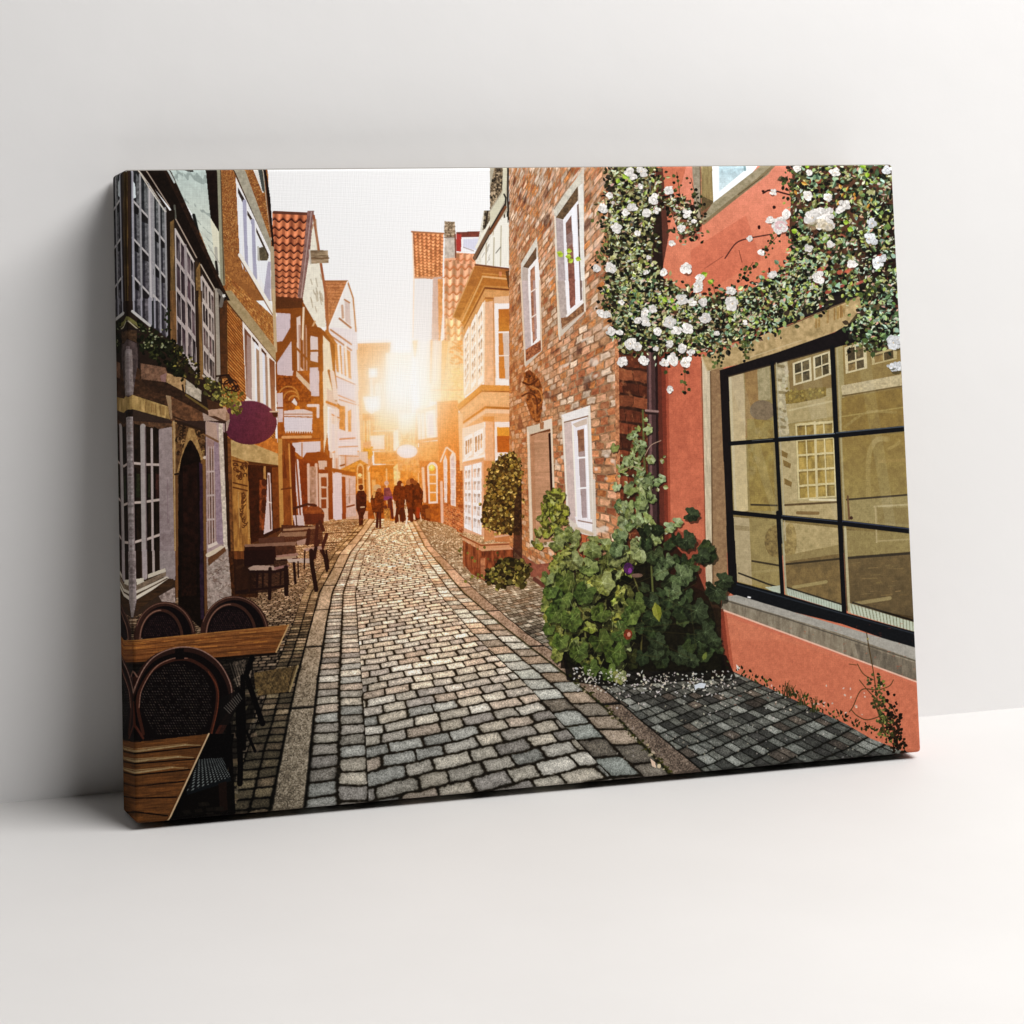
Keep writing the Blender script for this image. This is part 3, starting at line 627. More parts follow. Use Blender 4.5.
    fill([(225, 250), (360, 300), (380, 900), (330, 910), (320, 1024), (240, 1024)], (164, 112, 58), n=.35, ns=8, st=(6, 30))
    for k in range(26):
        x = rnd(262, 345); y = rnd(315, 440); stroke(ell(x, y, rnd(5, 16), rnd(8, 20), rnd(0, 300), rnd(300, 420), 7), 7, jc((84, 50, 24), .2))
    for y in (300, 462, 496): stroke([(250, y-10), (350, y+14)], 10, (90, 54, 26))
    for k in range(20):
        t = k/20; x = 318+14*math.sin(t*9); y = 520+t*260; stroke(ell(x+rnd(-8, 8), y, rnd(6, 16), rnd(8, 18), 0, rnd(120, 300), 6), 7, (92, 56, 26))
    stroke([(285, 520), (295, 780)], 6, (190, 142, 86)); stroke([(350, 520), (365, 860)], 6, (190, 142, 86))
    fill([(355, 320), (580, 335), (590, 800), (375, 900)], (62, 30, 14), n=.3); fill([(470, 330), (485, 330), (490, 430), (470, 430)], (176, 124, 74))
    fill([(440, 430), (490, 440), (500, 800), (440, 800)], (120, 62, 30), n=.5, ns=6)
    for y in (450, 520, 600, 650): fill(ell(474, y, 20, 28, n=10), (72, 34, 18))
    fill([(500, 380), (520, 380), (535, 800), (470, 830), (490, 600)], (216, 192, 190)); stroke([(508, 400), (522, 790)], 8, (90, 50, 30)); stroke([(500, 590), (526, 600)], 8, (232, 214, 206))
    fill([(530, 340), (585, 340), (590, 780), (540, 790)], (108, 60, 24), n=.2); fill([(575, 130), (605, 130), (615, 780), (588, 780)], (186, 130, 72))
    fill([(605, 130), (665, 160), (690, 760), (615, 770)], (122, 68, 28), n=.3, st=(8, 30)); fill([(610, 420), (622, 200), (640, 420)], (96, 48, 20)); stroke([(655, 170), (680, 760)], 10, (196, 130, 72)); fill([(665, 160), (700, 200), (710, 760), (685, 760)], (86, 38, 14))
    stroke([(600, 500), (680, 490)], 8, (84, 44, 20))
    # board with round end: the purple oval sign
    V(200, 380, 140)
    fill(ell(368, 306, 200, 160, n=60), (96, 46, 72), n=.09, ns=5, to=(88, 38, 60)); stroke(ell(368, 306, 198, 158, 180, 360, 40), 5, (124, 70, 92), a=.6)
    fill([(530, 230), (575, 230), (570, 270), (545, 262)], (60, 34, 22)); stroke([(520, 225), (580, 225)], 10, (214, 180, 150))

def white_house():
    # nearest house on the left: leaded upper windows, slate gable
    V(108, 160, 140)
    fill([(40, 40), (240, 40), (830, 900), (860, 1000), (820, 2400), (40, 2400)], (48, 35, 27))
    fill([(440, 66), (735, 66), (770, 420), (835, 530), (852, 900), (800, 820), (640, 410), (490, 160)], (190, 206, 200), to=(222, 220, 200), n=.07, ns=10)
    quad([(470, 66), (740, 66), (850, 900), (800, 830)], lambda s, t: (np.broadcast_to(np.float32([120, 132, 128]), s.shape+(3,)), (np.abs((t*22+fbm(s*6, t*30)*.6) % 1-.5) < .07)*.5*(fbm(s*9, t*22, 4) > .45)))
    fill([(760, 420), (835, 530), (845, 780), (790, 720)], (226, 222, 196)); stroke([(745, 620), (850, 790)], 6, (150, 150, 140), a=.7); stroke([(800, 640), (812, 860)], 20, (130, 126, 124), a=.5)
    fill([(555, 66), (640, 66), (640, 86), (600, 82)], (50, 50, 46))
    stroke([(640, 400), (670, 530)], 22, (34, 34, 32)); stroke([(800, 740), (812, 830)], 16, (40, 36, 34))
    fill([(728, 66), (812, 66), (822, 330), (828, 530), (762, 420), (745, 250)], (38, 25, 20), n=.3); stroke([(822, 66), (846, 900)], 24, (150, 148, 124)); stroke([(836, 66), (858, 900)], 6, (90, 70, 50))
    # eaves
    fill([(240, 66), (450, 66), (870, 960), (905, 1024), (830, 1024), (470, 350)], (33, 23, 17), n=.3); fill([(420, 66), (470, 66), (880, 980), (850, 960)], (52, 34, 24), n=.4)
    stroke([(452, 66), (500, 160)], 14, (190, 200, 196)); stroke([(300, 80), (462, 335)], 8, (168, 150, 134)); stroke([(236, 66), (310, 170), (440, 375)], 9, (196, 186, 172))
    stroke([(500, 330), (508, 420)], 14, (96, 96, 88))
    # corner post and first window
    fill([(100, 60), (176, 60), (182, 1024), (108, 1024)], (92, 74, 44), n=.4, st=(5, 40)); fill([(160, 60), (182, 60), (188, 1024), (166, 1024)], (58, 42, 34)); stroke([(150, 60), (156, 1024)], 5, (58, 44, 28))
    fill([(180, 60), (205, 66), (330, 230), (440, 370), (445, 1024), (186, 1024)], (40, 42, 44))
    wc = (152, 150, 152)
    def sash(xa, xb, ya, sl, ys, vx, xo):
        for a, b in zip(vx[:-1], vx[1:]):
            fill([(a, ya+(a-xa)*sl), (b, ya+(b-xa)*sl), (b+xo, 1024), (a+xo, 1024)], (42, 44, 46), to=(62, 58, 66), n=.3)
            fill([(a+(b-a)*.45, ya+(a-xa)*sl+50), (b, ya+(b-xa)*sl+40), (b+xo, 1024), (a+xo+(b-a)*.5, 1024)], (112, 114, 114), to=(106, 102, 106), n=.35, a=.85)
        for y in ys:
            fill([(xa, y), (xa+44, y+44*sl), (xa+44, y+44*sl+60), (xa, y+90)], (26, 24, 24), a=.9); fill([(vx[1], y+(vx[1]-xa)*sl), (xb, y+(xb-xa)*sl), (xb, y+(xb-xa)*sl+40), (vx[1], y+(vx[1]-xa)*sl+90)], (32, 28, 28), a=.8)
            stroke([(xa, y), (xb+4, y+(xb-xa)*sl)], 12, (186, 180, 178))
        for x in vx: stroke([(x, ya+(x-xa)*sl), (x+xo, 1024)], 13, wc)
    sash(195, 315, 40, 1.14, (290, 565, 842), (195, 250, 312), 10)
    fill([(193, 140), (214, 175), (220, 272), (196, 280)], (216, 226, 228)); stroke([(193, 66), (200, 1024)], 12, (158, 156, 166)); stroke([(325, 220), (340, 1024)], 24, (150, 146, 150)); stroke([(318, 220), (328, 1024)], 10, (196, 190, 190))
    sash(345, 430, 235, 1.3, (490, 745, 990), (345, 388, 432), 10)
    stroke([(318, 205), (432, 372)], 10, (206, 200, 190)); stroke([(236, 66), (318, 205)], 8, (206, 196, 180))
    fill([(442, 370), (500, 360), (505, 520), (505, 1024), (450, 1024)], (40, 29, 22)); fill([(468, 450), (498, 430), (502, 1024), (470, 1024)], (116, 92, 58), n=.3, st=(5, 40))
    fill([(500, 430), (560, 500), (660, 715), (650, 1024), (505, 1024)], (44, 33, 28)); stroke([(510, 430), (660, 710)], 8, (176, 156, 138))
    win([(505, 500), (574, 612), (586, 1460), (514, 1380)], 2, 4, (180, 166, 162), (66, 54, 58), .17, .03, (118, 110, 112), 21); win([(586, 630), (640, 735), (660, 1560), (594, 1480)], 2, 4, (180, 166, 162), (70, 56, 60), .19, .03, (120, 111, 112), 22)
    stroke([(505, 500), (640, 738)], 10, (206, 196, 186)); stroke([(578, 620), (585, 1024)], 16, (160, 148, 148)); stroke([(505, 505), (512, 1024)], 8, (196, 186, 182))
    fill([(650, 730), (695, 760), (700, 1024), (652, 1024)], (66, 50, 34)); fill([(655, 800), (685, 740), (690, 1024), (655, 1024)], (126, 98, 60), n=.3)
    fill([(690, 770), (800, 960), (800, 1024), (690, 1024)], (48, 36, 30)); stroke([(690, 760), (800, 955)], 8, (196, 180, 160)); stroke([(695, 850), (790, 1024)], 10, (206, 196, 186)); stroke([(692, 850), (698, 1024)], 9, (190, 180, 176))
    V(108, 290, 140)
    # lower halves
    fill([(196, 72), (450, 72), (455, 330), (320, 260), (200, 170)], (40, 42, 44))
    sash2 = [(201, 12), (257, 12), (320, 24), (354, 12), (397, 11), (442, 12)]
    for a, b in ((205, 250), (262, 310), (356, 395), (402, 436)):
        fill([(a, 72), (b, 72), (b, 150+(b-195)*.8), (a, 150+(a-195)*.8)], (58, 54, 60), n=.3); fill([(a+22, 60), (b, 60), (b, 150+(b-195)*.8), (a+24, 140+(a-195)*.8)], (104, 100, 104), n=.35, a=.85)
    for y in (30,): stroke([(345, y), (440, y+105)], 10, (186, 180, 178))
    for x, w in sash2: stroke([(x, 60), (x+2, 150+(x-195)*.75)], w, (152, 149, 158))
    stroke([(192, 150), (320, 255)], 18, (190, 186, 182)); stroke([(160, 200), (262, 272)], 22, (112, 108, 66)); stroke([(165, 222), (240, 290)], 8, (180, 170, 140))
    fill([(445, 0), (470, 0), (470, 350), (450, 350)], (36, 26, 20)); fill([(466, 0), (510, 0), (515, 380), (470, 380)], (124, 92, 58), n=.3, st=(5, 40))
    stroke([(580, 0), (590, 500)], 12, (176, 158, 152)); stroke([(580, 478), (662, 560)], 12, (196, 182, 170))
    fill([(658, 0), (705, 0), (705, 650), (668, 640)], (128, 98, 60), n=.3, st=(5, 40)); fill([(655, 0), (672, 0), (680, 640), (664, 600)], (54, 38, 26))
    fill([(695, 0), (800, 0), (800, 700), (705, 640)], (58, 44, 40)); win([(697, -120), (740, -50), (752, 650), (708, 600)], 2, 4, (196, 180, 170), (82, 66, 66), .24, .04, (132, 120, 114), 25); win([(742, -46), (784, 20), (794, 690), (752, 650)], 2, 4, (196, 180, 170), (82, 66, 66), .24, .04, (126, 114, 108), 26)
    stroke([(705, 620), (790, 690)], 14, (196, 182, 160))
    stroke([(800, 0), (815, 650)], 34, (158, 148, 134)); stroke([(788, 0), (798, 640)], 8, (80, 62, 50)); fill([(826, 100), (880, 60), (885, 640), (832, 640)], (84, 54, 30), n=.2); stroke([(820, 0), (850, 40), (835, 110)], 26, (110, 104, 98)); fill([(845, 30), (865, 25), (870, 45), (850, 50)], (226, 222, 214))
    # stone column, lintel board, wall
    fill([(60, 240), (240, 280), (255, 900), (60, 900)], (44, 34, 30), n=.3)
    fill([(85, 275), (222, 290), (225, 380), (150, 345), (85, 390)], (74, 56, 40), n=.4)
    fill([(88, 390), (150, 350), (225, 385), (232, 480), (225, 700), (195, 790), (100, 790), (75, 690)], (84, 72, 70), n=.25, ns=8); fill([(125, 420), (190, 430), (200, 760), (120, 760)], (146, 134, 130), n=.3, ns=6, a=.8); fill([(138, 400), (172, 405), (178, 770), (140, 770)], (160, 144, 146), a=.5, n=.2)
    fill([(225, 560), (480, 760), (480, 850), (195, 760)], (74, 52, 36), n=.35)
    fill([(60, 860), (190, 760), (480, 855), (482, 945), (190, 865), (66, 885)], (166, 134, 86), n=.35, st=(7, 30))
    for k in range(9): x = rnd(215, 470); stroke([(x, 790+(x-190)*.25), (x+rnd(-3, 3), 850+(x-190)*.25)], rnd(4, 9), (116, 88, 54), a=.6)
    fill([(195, 865), (480, 945), (490, 1024), (195, 1024)], (62, 48, 40))
    fill([(430, 740), (720, 900), (720, 1024), (480, 1024)], (104, 74, 52), n=.35); stroke([(490, 920), (720, 1010)], 10, (60, 42, 30)); fill([(430, 750), (470, 755), (480, 930), (470, 940)], (150, 122, 96))
    fill([(700, 890), (900, 940), (880, 1024), (720, 1024)], (170, 146, 132), n=.1)
    # plant trough
    fill([(250, 650), (430, 668), (575, 745), (775, 890), (740, 910), (470, 770), (340, 740)], (60, 42, 30), n=.3)
    fill([(252, 530), (430, 560), (445, 600), (430, 668), (256, 645)], (120, 92, 74), n=.3); fill([(440, 600), (580, 645), (572, 742), (438, 668)], (170, 134, 96), n=.25); fill([(580, 648), (692, 730), (690, 812), (578, 745)], (182, 168, 148), n=.25)
    stroke([(555, 690), (562, 740)], 12, (50, 36, 24)); stroke([(580, 762), (775, 893)], 14, (106, 90, 50)); fill([(395, 620), (440, 600), (435, 668), (400, 660)], (140, 108, 104))
    for k in range(230):
        t = rnd(); x = 240+rnd(0, 320); y = 270+(x-240)*.5+rnd(-30, 200)*(1-.3*t)
        if x > 470: y = 390+(x-470)*.9+rnd(-40, 190)
        sleaf(x, y, rnd(20, 46), rnd(0, 6.3), jc((30, 32, 17), .4), jc((58, 62, 34), .35) if rnd() < .35 else None)
    for k in range(90): x = rnd(480, 680); sleaf(x, 420+(x-480)*.85+rnd(-50, 120), rnd(14, 34), rnd(0, 6.3), jc((44, 40, 22), .5), jc((120, 110, 60), .3) if rnd() < .3 else None)
    for k in range(24): x = rnd(270, 470); y = rnd(260, 420); fill(ell(x, y, rnd(5, 11), rnd(5, 10), n=7), jc((130, 132, 104), .2))
    stroke([(450, 120), (462, 220), (440, 300)], 7, (40, 44, 24))
    for k in range(14): sleaf(452+rnd(-14, 14), rnd(120, 290), rnd(16, 28), rnd(0, 6.3), (40, 46, 26))
    # second trough and iron bracket
    fill([(740, 870), (870, 850), (896, 930), (870, 960), (790, 930), (745, 915)], (178, 142, 120), n=.15); fill([(745, 915), (790, 915), (880, 955), (850, 965)], (80, 56, 42)); fill([(730, 790), (840, 830), (850, 860), (745, 870)], (74, 50, 34)); fill([(868, 880), (895, 900), (896, 940), (872, 955)], (150, 116, 96))
    for k in range(150): x = rnd(715, 985); y = 690+(x-715)*.5+rnd(-60, 75); sleaf(x, y, rnd(16, 40), rnd(0, 6.3), jc((96, 90, 40) if x > 860 else (84, 84, 46), .4), jc((158, 146, 76), .25) if rnd() < .4 else None)
    for c, r in (((860, 650), 40), ((905, 690), 50), ((940, 715), 26)): stroke(ell(*c, r, r*.8, 0, 330, 18), 9, (48, 30, 22))
    stroke([(800, 625), (890, 615), (950, 720)], 12, (44, 28, 20)); stroke([(830, 630), (840, 720)], 8, (44, 28, 20)); fill([(870, 620), (900, 620), (930, 660), (900, 690)], (50, 34, 24))
    # ---- ground floor
    V(108, 420, 140)
    fill([(60, 0), (870, 0), (905, 1024), (60, 1024)], (60, 44, 38))
    fill([(190, 0), (490, 20), (490, 60), (300, 60), (190, 30)], (92, 68, 50), n=.4)
    fill([(200, 20), (390, 60), (395, 1024), (200, 1024)], (38, 28, 21))
    for x0, x1 in ((206, 244), (292, 320), (346, 382)):
        fill([(x0, 40), (x1, 60), (x1, 1024), (x0, 1024)], (40, 29, 20), n=.5, ns=14); fill([(x0, 380), (x1, 390), (x1, 560), (x0, 560)], (54, 66, 38) if x0 < 300 else (92, 52, 48), a=.55, n=.5); fill([(x0, 340), (x0+12, 340), (x0+12, 1024), (x0, 1024)], (22, 14, 10), a=.8)
    for a, b in (((196, 308), (262, 314)), ((196, 597), (262, 594)), ((200, 888), (262, 868)), ((288, 318), (396, 320)), ((288, 590), (396, 574)), ((290, 866), (396, 828))): stroke([a, b], 17, (188, 170, 160))
    stroke([(266, 40), (275, 1024)], 36, (162, 152, 148)); stroke([(284, 50), (292, 1024)], 7, (110, 96, 96)); stroke([(330, 60), (336, 1024)], 16, (176, 160, 156)); stroke([(388, 70), (394, 1024)], 12, (150, 132, 136))
    fill([(384, 60), (492, 40), (500, 1024), (392, 1024)], (148, 132, 130), n=.12, ns=9, to=(138, 122, 122)); stroke([(445, 430), (446, 740)], 7, (110, 92, 98), a=.4)
    fill([(478, 0), (512, 10), (520, 1024), (492, 1024)], (150, 116, 78), n=.25); stroke([(492, 0), (502, 1024)], 5, (190, 160, 120))
    # pointed door
    fill([(505, 20), (715, 70), (720, 1024), (510, 1024)], (96, 70, 44), n=.3)
    for k in range(60):
        x = rnd(515, 590) if k % 2 else rnd(640, 712); y = rnd(20, 240) if k % 2 else rnd(70, 270); stroke(ell(x, y, rnd(6, 16), rnd(8, 18), rnd(0, 200), rnd(220, 400), 6), 7, jc((48, 34, 22) if rnd() < .6 else (140, 110, 72), .2))
    fill([(505, 400), (600, 50), (640, 60), (705, 270), (690, 290), (612, 140), (545, 270), (528, 390)], (158, 122, 80), n=.25)
    fill(curve([(524, 400), (545, 280), (578, 190), (612, 140), (650, 190), (680, 260), (690, 330)], 4).tolist()+[(706, 1024), (520, 1024)], (27, 16, 12), n=.5, ns=16)
    fill([(555, 330), (660, 300), (670, 1024), (560, 1024)], (38, 20, 14), n=.5, ns=12); fill([(676, 300), (700, 320), (706, 1024), (682, 1024)], (56, 38, 58), n=.25); stroke([(712, 290), (718, 1024)], 20, (118, 88, 52)); stroke([(508, 400), (512, 1024)], 16, (110, 78, 46)); stroke([(500, 390), (530, 385)], 14, (44, 30, 20))
    stroke([(505, 0), (720, 75)], 14, (52, 36, 26)); fill(ell(716, 268, 12, 12, n=10), (210, 190, 170))
    # narrow window and white wall
    fill([(722, 0), (860, 20), (905, 1024), (728, 1024)], (164, 140, 138), n=.15, ns=9)
    fill([(722, 0), (800, 20), (810, 150), (730, 110)], (176, 146, 130)); stroke([(725, 105), (812, 152)], 14, (120, 92, 70)); fill([(735, 130), (812, 160), (800, 880), (738, 900)], (150, 120, 116)); fill([(742, 195), (784, 210), (788, 890), (742, 900)], (104, 76, 64), n=.3)
    for x in (745, 764, 782): stroke([(x, 190), (x+6, 890)], 9, (178, 156, 150))
    for y in (368, 542, 718): stroke([(735, y+4), (785, y)], 13, (186, 164, 158))
    fill([(784, 150), (815, 160), (850, 900), (800, 900)], (146, 124, 136), n=.12); fill([(815, 20), (846, 20), (884, 1024), (855, 1024)], (206, 190, 172), n=.25, ns=5)
    fill([(735, 910), (800, 880), (812, 900), (740, 935)], (216, 198, 184)); fill([(732, 965), (850, 915), (860, 930), (740, 1000)], (214, 196, 172)); fill([(735, 1000), (862, 935), (870, 960), (745, 1024)], (104, 72, 50))
    fill([(850, 80), (880, 90), (912, 1024), (884, 1024)], (50, 30, 18)); fill([(880, 120), (905, 130), (930, 1024), (905, 1024)], (112, 74, 40), n=.3)
    V(108, 550, 140)
    fill([(190, 0), (500, 0), (505, 360), (190, 480)], (64, 48, 36))
    for x0, x1 in ((215, 250), (300, 330), (352, 382)): fill([(x0, 0), (x1, 0), (x1, 200), (x0, 200)], (42, 28, 18))
    stroke([(275, 0), (278, 190)], 34, (164, 150, 150)); stroke([(340, 0), (342, 160)], 16, (176, 160, 154)); fill([(385, 0), (500, 0), (500, 210), (430, 220), (388, 140)], (144, 130, 128), n=.12)
    fill([(215, 205), (270, 195), (272, 230), (218, 262)], (206, 196, 176)); fill([(300, 170), (425, 125), (432, 150), (300, 200)], (200, 188, 168)); fill([(215, 250), (432, 150), (432, 180), (218, 290)], (120, 104, 88), n=.2)
    stroke([(215, 300), (436, 196)], 18, (206, 194, 174)); stroke([(215, 342), (442, 205)], 22, (216, 204, 184)); stroke([(215, 322), (440, 200)], 8, (90, 74, 60))
    fill([(215, 370), (450, 200), (485, 205), (490, 240), (215, 440)], (70, 50, 32), n=.3, st=(30, 4)); fill([(380, 330), (495, 262), (500, 380), (400, 370)], (146, 128, 120), n=.4, ns=4)
    fill([(498, 0), (520, 0), (524, 330), (502, 340)], (112, 76, 44)); fill([(520, 0), (712, 0), (725, 600), (520, 420)], (26, 15, 10), n=.5); fill([(545, 0), (650, 0), (655, 330), (545, 330)], (36, 19, 12), n=.5); fill([(676, 0), (702, 0), (708, 500), (684, 500)], (50, 34, 50), n=.3); stroke([(716, 0), (722, 480)], 18, (104, 72, 44))
    fill([(728, 60), (884, -20), (908, 340), (735, 430)], (156, 138, 128), n=.3, ns=5)
    for k in range(80):
        x = rnd(740, 890); y = rnd(60, 380); stroke([(x, y), (x+rnd(8, 28), y+rnd(-22, 14))], rnd(4, 8), jc((112, 92, 84), .2) if rnd() < .6 else (190, 176, 164), a=.7)
    stroke([(735, 30), (835, -25)], 26, (212, 194, 168)); fill([(735, 60), (860, -30), (870, 0), (742, 110)], (104, 72, 48))
    fill([(884, 0), (1100, 0), (1100, 340), (912, 340)], (74, 42, 20), n=.4); fill([(925, 0), (1040, 0), (1040, 300), (940, 300)], (104, 62, 30), n=.4, st=(8, 30)); stroke([(950, 125), (1024, 90)], 18, (160, 110, 60))
    # slim white flagpole-like post in front
    V(108, 420, 140)
    fill([(140, -30), (192, -30), (208, 1024), (142, 1024)], (156, 144, 142), n=.35, ns=5); stroke([(146, -30), (146, 1024)], 6, (112, 98, 96)); stroke([(194, 0), (206, 1024)], 5, (120, 106, 104))
    for k in range(26): fill(ell(rnd(155, 190), rnd(0, 1000), rnd(3, 9), rnd(4, 12), n=7), jc((120, 100, 100), .2), a=.6)
    V(108, 550, 140)
    fill([(148, 0), (212, 0), (216, 360), (195, 485), (180, 485), (160, 420)], (146, 132, 130), n=.4, ns=5); fill([(172, 300), (205, 300), (198, 480), (180, 480)], (170, 154, 146), a=.5)
# ---------------------------------------------------------------- seats, tables, passers-by
def seats_far():
    V(200, 420, 140)
    DK = (66, 34, 26)
    fill(ell(835, 690, 78, 70, n=24), (126, 66, 32), n=.4); fill([(765, 680), (910, 680), (905, 750), (770, 760)], (84, 40, 24)); stroke([(690, 640), (790, 610), (850, 620)], 16, (60, 32, 24))
    fill([(680, 690), (760, 690), (768, 770), (700, 775)], (210, 186, 184)); stroke([(700, 640), (712, 770)], 8, (70, 36, 20)); fill([(600, 760), (900, 770), (900, 900), (600, 900)], (60, 30, 20), a=.8)
    fill([(610, 790), (850, 772), (846, 790), (612, 806)], (160, 120, 96)); fill([(590, 820), (785, 808), (775, 842), (585, 850)], (142, 108, 88)); fill([(430, 860), (620, 842), (620, 890), (440, 895)], (92, 60, 46)); fill([(330, 905), (710, 884), (700, 912), (335, 925)], (134, 102, 86))
    fill([(332, 922), (555, 915), (560, 1024), (332, 1024)], (50, 24, 18)); fill([(555, 915), (700, 910), (720, 1024), (560, 1024)], (84, 52, 36), n=.3)
    for p in ([(860, 760), (840, 1000)], [(880, 740), (905, 800)], [(930, 830), (890, 950), (935, 1024)], [(870, 880), (820, 1024)], [(800, 800), (790, 900)]): stroke(p, 24, DK)
    fill([(760, 935), (890, 915), (895, 940), (765, 955)], (176, 136, 122)); fill([(560, 985), (720, 965), (725, 985), (565, 1005)], (156, 116, 104)); fill([(640, 1010), (820, 1005), (820, 1024), (645, 1024)], (180, 150, 146)); fill([(710, 880), (780, 860), (770, 905), (715, 910)], (170, 132, 120))
    V(200, 550, 140)
    fill([(250, 60), (640, 60), (660, 250), (520, 300), (260, 320)], (38, 20, 14), a=.75)
    for k in range(60): stroke([(rnd(380, 640), rnd(150, 300)), (rnd(380, 640), rnd(150, 300))], rnd(3, 7), jc((96, 64, 44), .3), a=.25)
    fill([(325, 0), (550, -10), (545, 95), (330, 115)], (42, 21, 17)); fill([(355, 125), (400, 105), (540, 108), (560, 140), (370, 142)], (172, 142, 126)); fill([(545, 120), (650, 98), (655, 115), (548, 140)], (140, 104, 100)); fill([(355, 142), (560, 142), (640, 120), (640, 140), (540, 165), (360, 160)], (44, 24, 20))
    fill([(640, 62), (800, 62), (812, 90), (650, 84)], (190, 166, 150)); fill([(555, 48), (705, 36), (710, 52), (560, 66)], (162, 130, 110))
    for p, w in (([(815, 0), (820, 90), (852, 285)], 30), ([(850, -20), (825, 60)], 24), ([(905, 0), (930, 145)], 18), ([(925, 0), (942, 130)], 14), ([(516, 130), (512, 350)], 24), ([(632, 120), (634, 315)], 30), ([(425, 150), (420, 260)], 18), ([(465, 150), (462, 260)], 14), ([(380, 285), (640, 255)], 16), ([(690, 90), (700, 235)], 18), ([(720, 80), (722, 190)], 10), ([(270, 300), (350, 290)], 18), ([(595, 150), (590, 240)], 10), ([(770, 0), (765, 130)], 10)):
        stroke(p, w, (42, 22, 17))

def seats_near():
    RIM, HI, BL = (62, 38, 30), (136, 104, 90), (19, 12, 13)
    def weave(cx, cy, rx, ry, x0, y0, x1, y1, st, c):
        for k in range(int((x1-x0)/st)):
            for j in range(int((y1-y0)/st)):
                x, y = x0+k*st+(j % 2)*st/2, y0+j*st
                if ((x-cx)/rx)**2+((y-cy)/ry)**2 < 1 and rnd() < .8: stroke([(x, y), (x+st*.35, y+st*.3)], st*.26, jc(c, .35), a=.8)
    V(100, 560, 300)
    # drain cover and shade on the pavement
    fill([(527, 382), (676, 357), (648, 446), (530, 462)], (92, 76, 50), n=.5, ns=4); stroke([(676, 357), (648, 446)], 5, (150, 130, 96)); stroke([(664, 360), (640, 444)], 3, (50, 40, 28))
    for k in range(26): x = rnd(535, 650); y = rnd(378, 440); stroke([(x, y), (x+rnd(-6, 6), y+rnd(4, 14))], 2.5, (136, 116, 78), a=.6)
    # back row of chairs: left one, right one
    for cx, cy, rx, ry in ((225, 262, 104, 122), (462, 250, 116, 130)):
        fill(ell(cx, cy, rx, ry, 180, 360, 40), BL)
        stroke(ell(cx, cy, rx-6, ry-6, 180, 360, 40), 13, RIM); stroke(ell(cx-2, cy, rx-4, ry-3, 200, 350, 40), 3, (120, 90, 76), a=.8)
        stroke(ell(cx-14, cy+4, rx-32, ry-24, 180, 360, 40), 9, (70, 44, 34)); stroke(ell(cx-14, cy+4, rx-33, ry-24, 180, 270, 30), 3, HI, a=.9); fill(ell(cx-14, cy+8, rx-40, ry-32, 180, 360, 30), (26, 15, 17))
        weave(cx-14, cy+8, rx-42, ry-34, cx-rx, cy-ry, cx+rx, cy, 7, (72, 52, 50))
    # long table
    fill([(60, 276), (645, 219), (600, 314), (60, 360)], (136, 90, 48), n=.25, st=(50, 3), to=(112, 72, 38))
    for k in range(60):
        x = rnd(80, 560); t = rnd(.08, .92); y = 276-(x-60)*.0975+t*84; stroke([(x, y), (x+rnd(30, 90), y-rnd(2, 8))], rnd(1.5, 3.5), jc((186, 120, 56) if rnd() < .5 else (96, 56, 24), .15), a=.55)
    for t in (.2, .4, .6, .8): stroke([(60, 276+84*t), (645-45*t, 219+95*t)], 2.5, (92, 52, 22), a=.8)
    stroke([(645, 219), (600, 316)], 4.5, (190, 150, 104)); stroke([(60, 362), (440, 330), (600, 317)], 8, (28, 16, 10)); stroke([(60, 277), (645, 219)], 3, (176, 122, 66), a=.7)
    # shade and legs beneath
    fill([(100, 345), (520, 330), (530, 420), (540, 480), (470, 700), (450, 870), (300, 900), (100, 900)], (14, 11, 9), a=.74)
    for k in range(46):
        y = rnd(440, 830); x = rnd(430, 520) if y < 660 else rnd(400, 470); fill([(x, y), (x+rnd(14, 34), y-4), (x+rnd(14, 30), y+rnd(8, 16)), (x-2, y+12)], jc((116, 104, 84), .3), a=.55)
    fill([(455, 345), (500, 335), (495, 378), (470, 402)], (70, 62, 54), n=.8, ns=3); fill([(455, 402), (520, 372), (515, 400), (470, 430)], (92, 82, 72), n=.9, ns=3)
    for k in range(16): stroke([(440+k*5, 346+k*2), (470+k*3, 440-k*4)], 2.5, (126, 116, 104) if k % 2 else (24, 18, 14), a=.5)
    for p, w in (([(520, 330), (500, 390), (556, 556)], 17), ([(488, 395), (492, 640)], 15), ([(470, 440), (480, 690), (478, 760)], 18), ([(440, 560), (455, 870)], 16), ([(500, 580), (530, 650)], 9), ([(535, 555), (562, 550)], 8)): stroke(p, w, (11, 9, 9))
    # front chair
    fill(np.vstack([ell(288, 470, 165, 168, 175, 365, 50), [(440, 540), (410, 585), (375, 640), (120, 640), (100, 500)]]), (17, 11, 11))
    stroke(curve([(105, 560), (118, 440), (170, 345), (255, 305), (330, 307), (400, 350), (442, 420), (450, 490), (425, 560), (395, 610)]), 17, (52, 30, 24)); stroke(curve([(112, 540), (124, 430), (175, 338), (255, 297), (335, 300), (405, 345), (446, 418), (452, 480)]), 3.5, (150, 120, 108), a=.85)
    stroke(curve([(150, 590), (132, 500), (140, 440), (185, 370), (250, 338), (310, 338), (370, 375), (400, 430), (400, 500), (380, 590)]), 10, (66, 36, 26)); stroke(curve([(136, 500), (146, 438), (190, 365), (250, 333), (300, 332)]), 3.2, (140, 108, 94), a=.85); stroke(curve([(372, 378), (402, 432), (403, 500), (382, 590)]), 3, (110, 60, 38), a=.8); stroke([(436, 520), (398, 590)], 8, (70, 36, 26))
    fill([(258, 300), (288, 298), (290, 335), (260, 337)], (16, 11, 11))
    weave(265, 480, 122, 130, 140, 345, 390, 600, 9, (78, 70, 64))
    fill([(410, 470), (470, 440), (480, 480), (440, 560), (410, 560)], (20, 16, 15), a=.85)
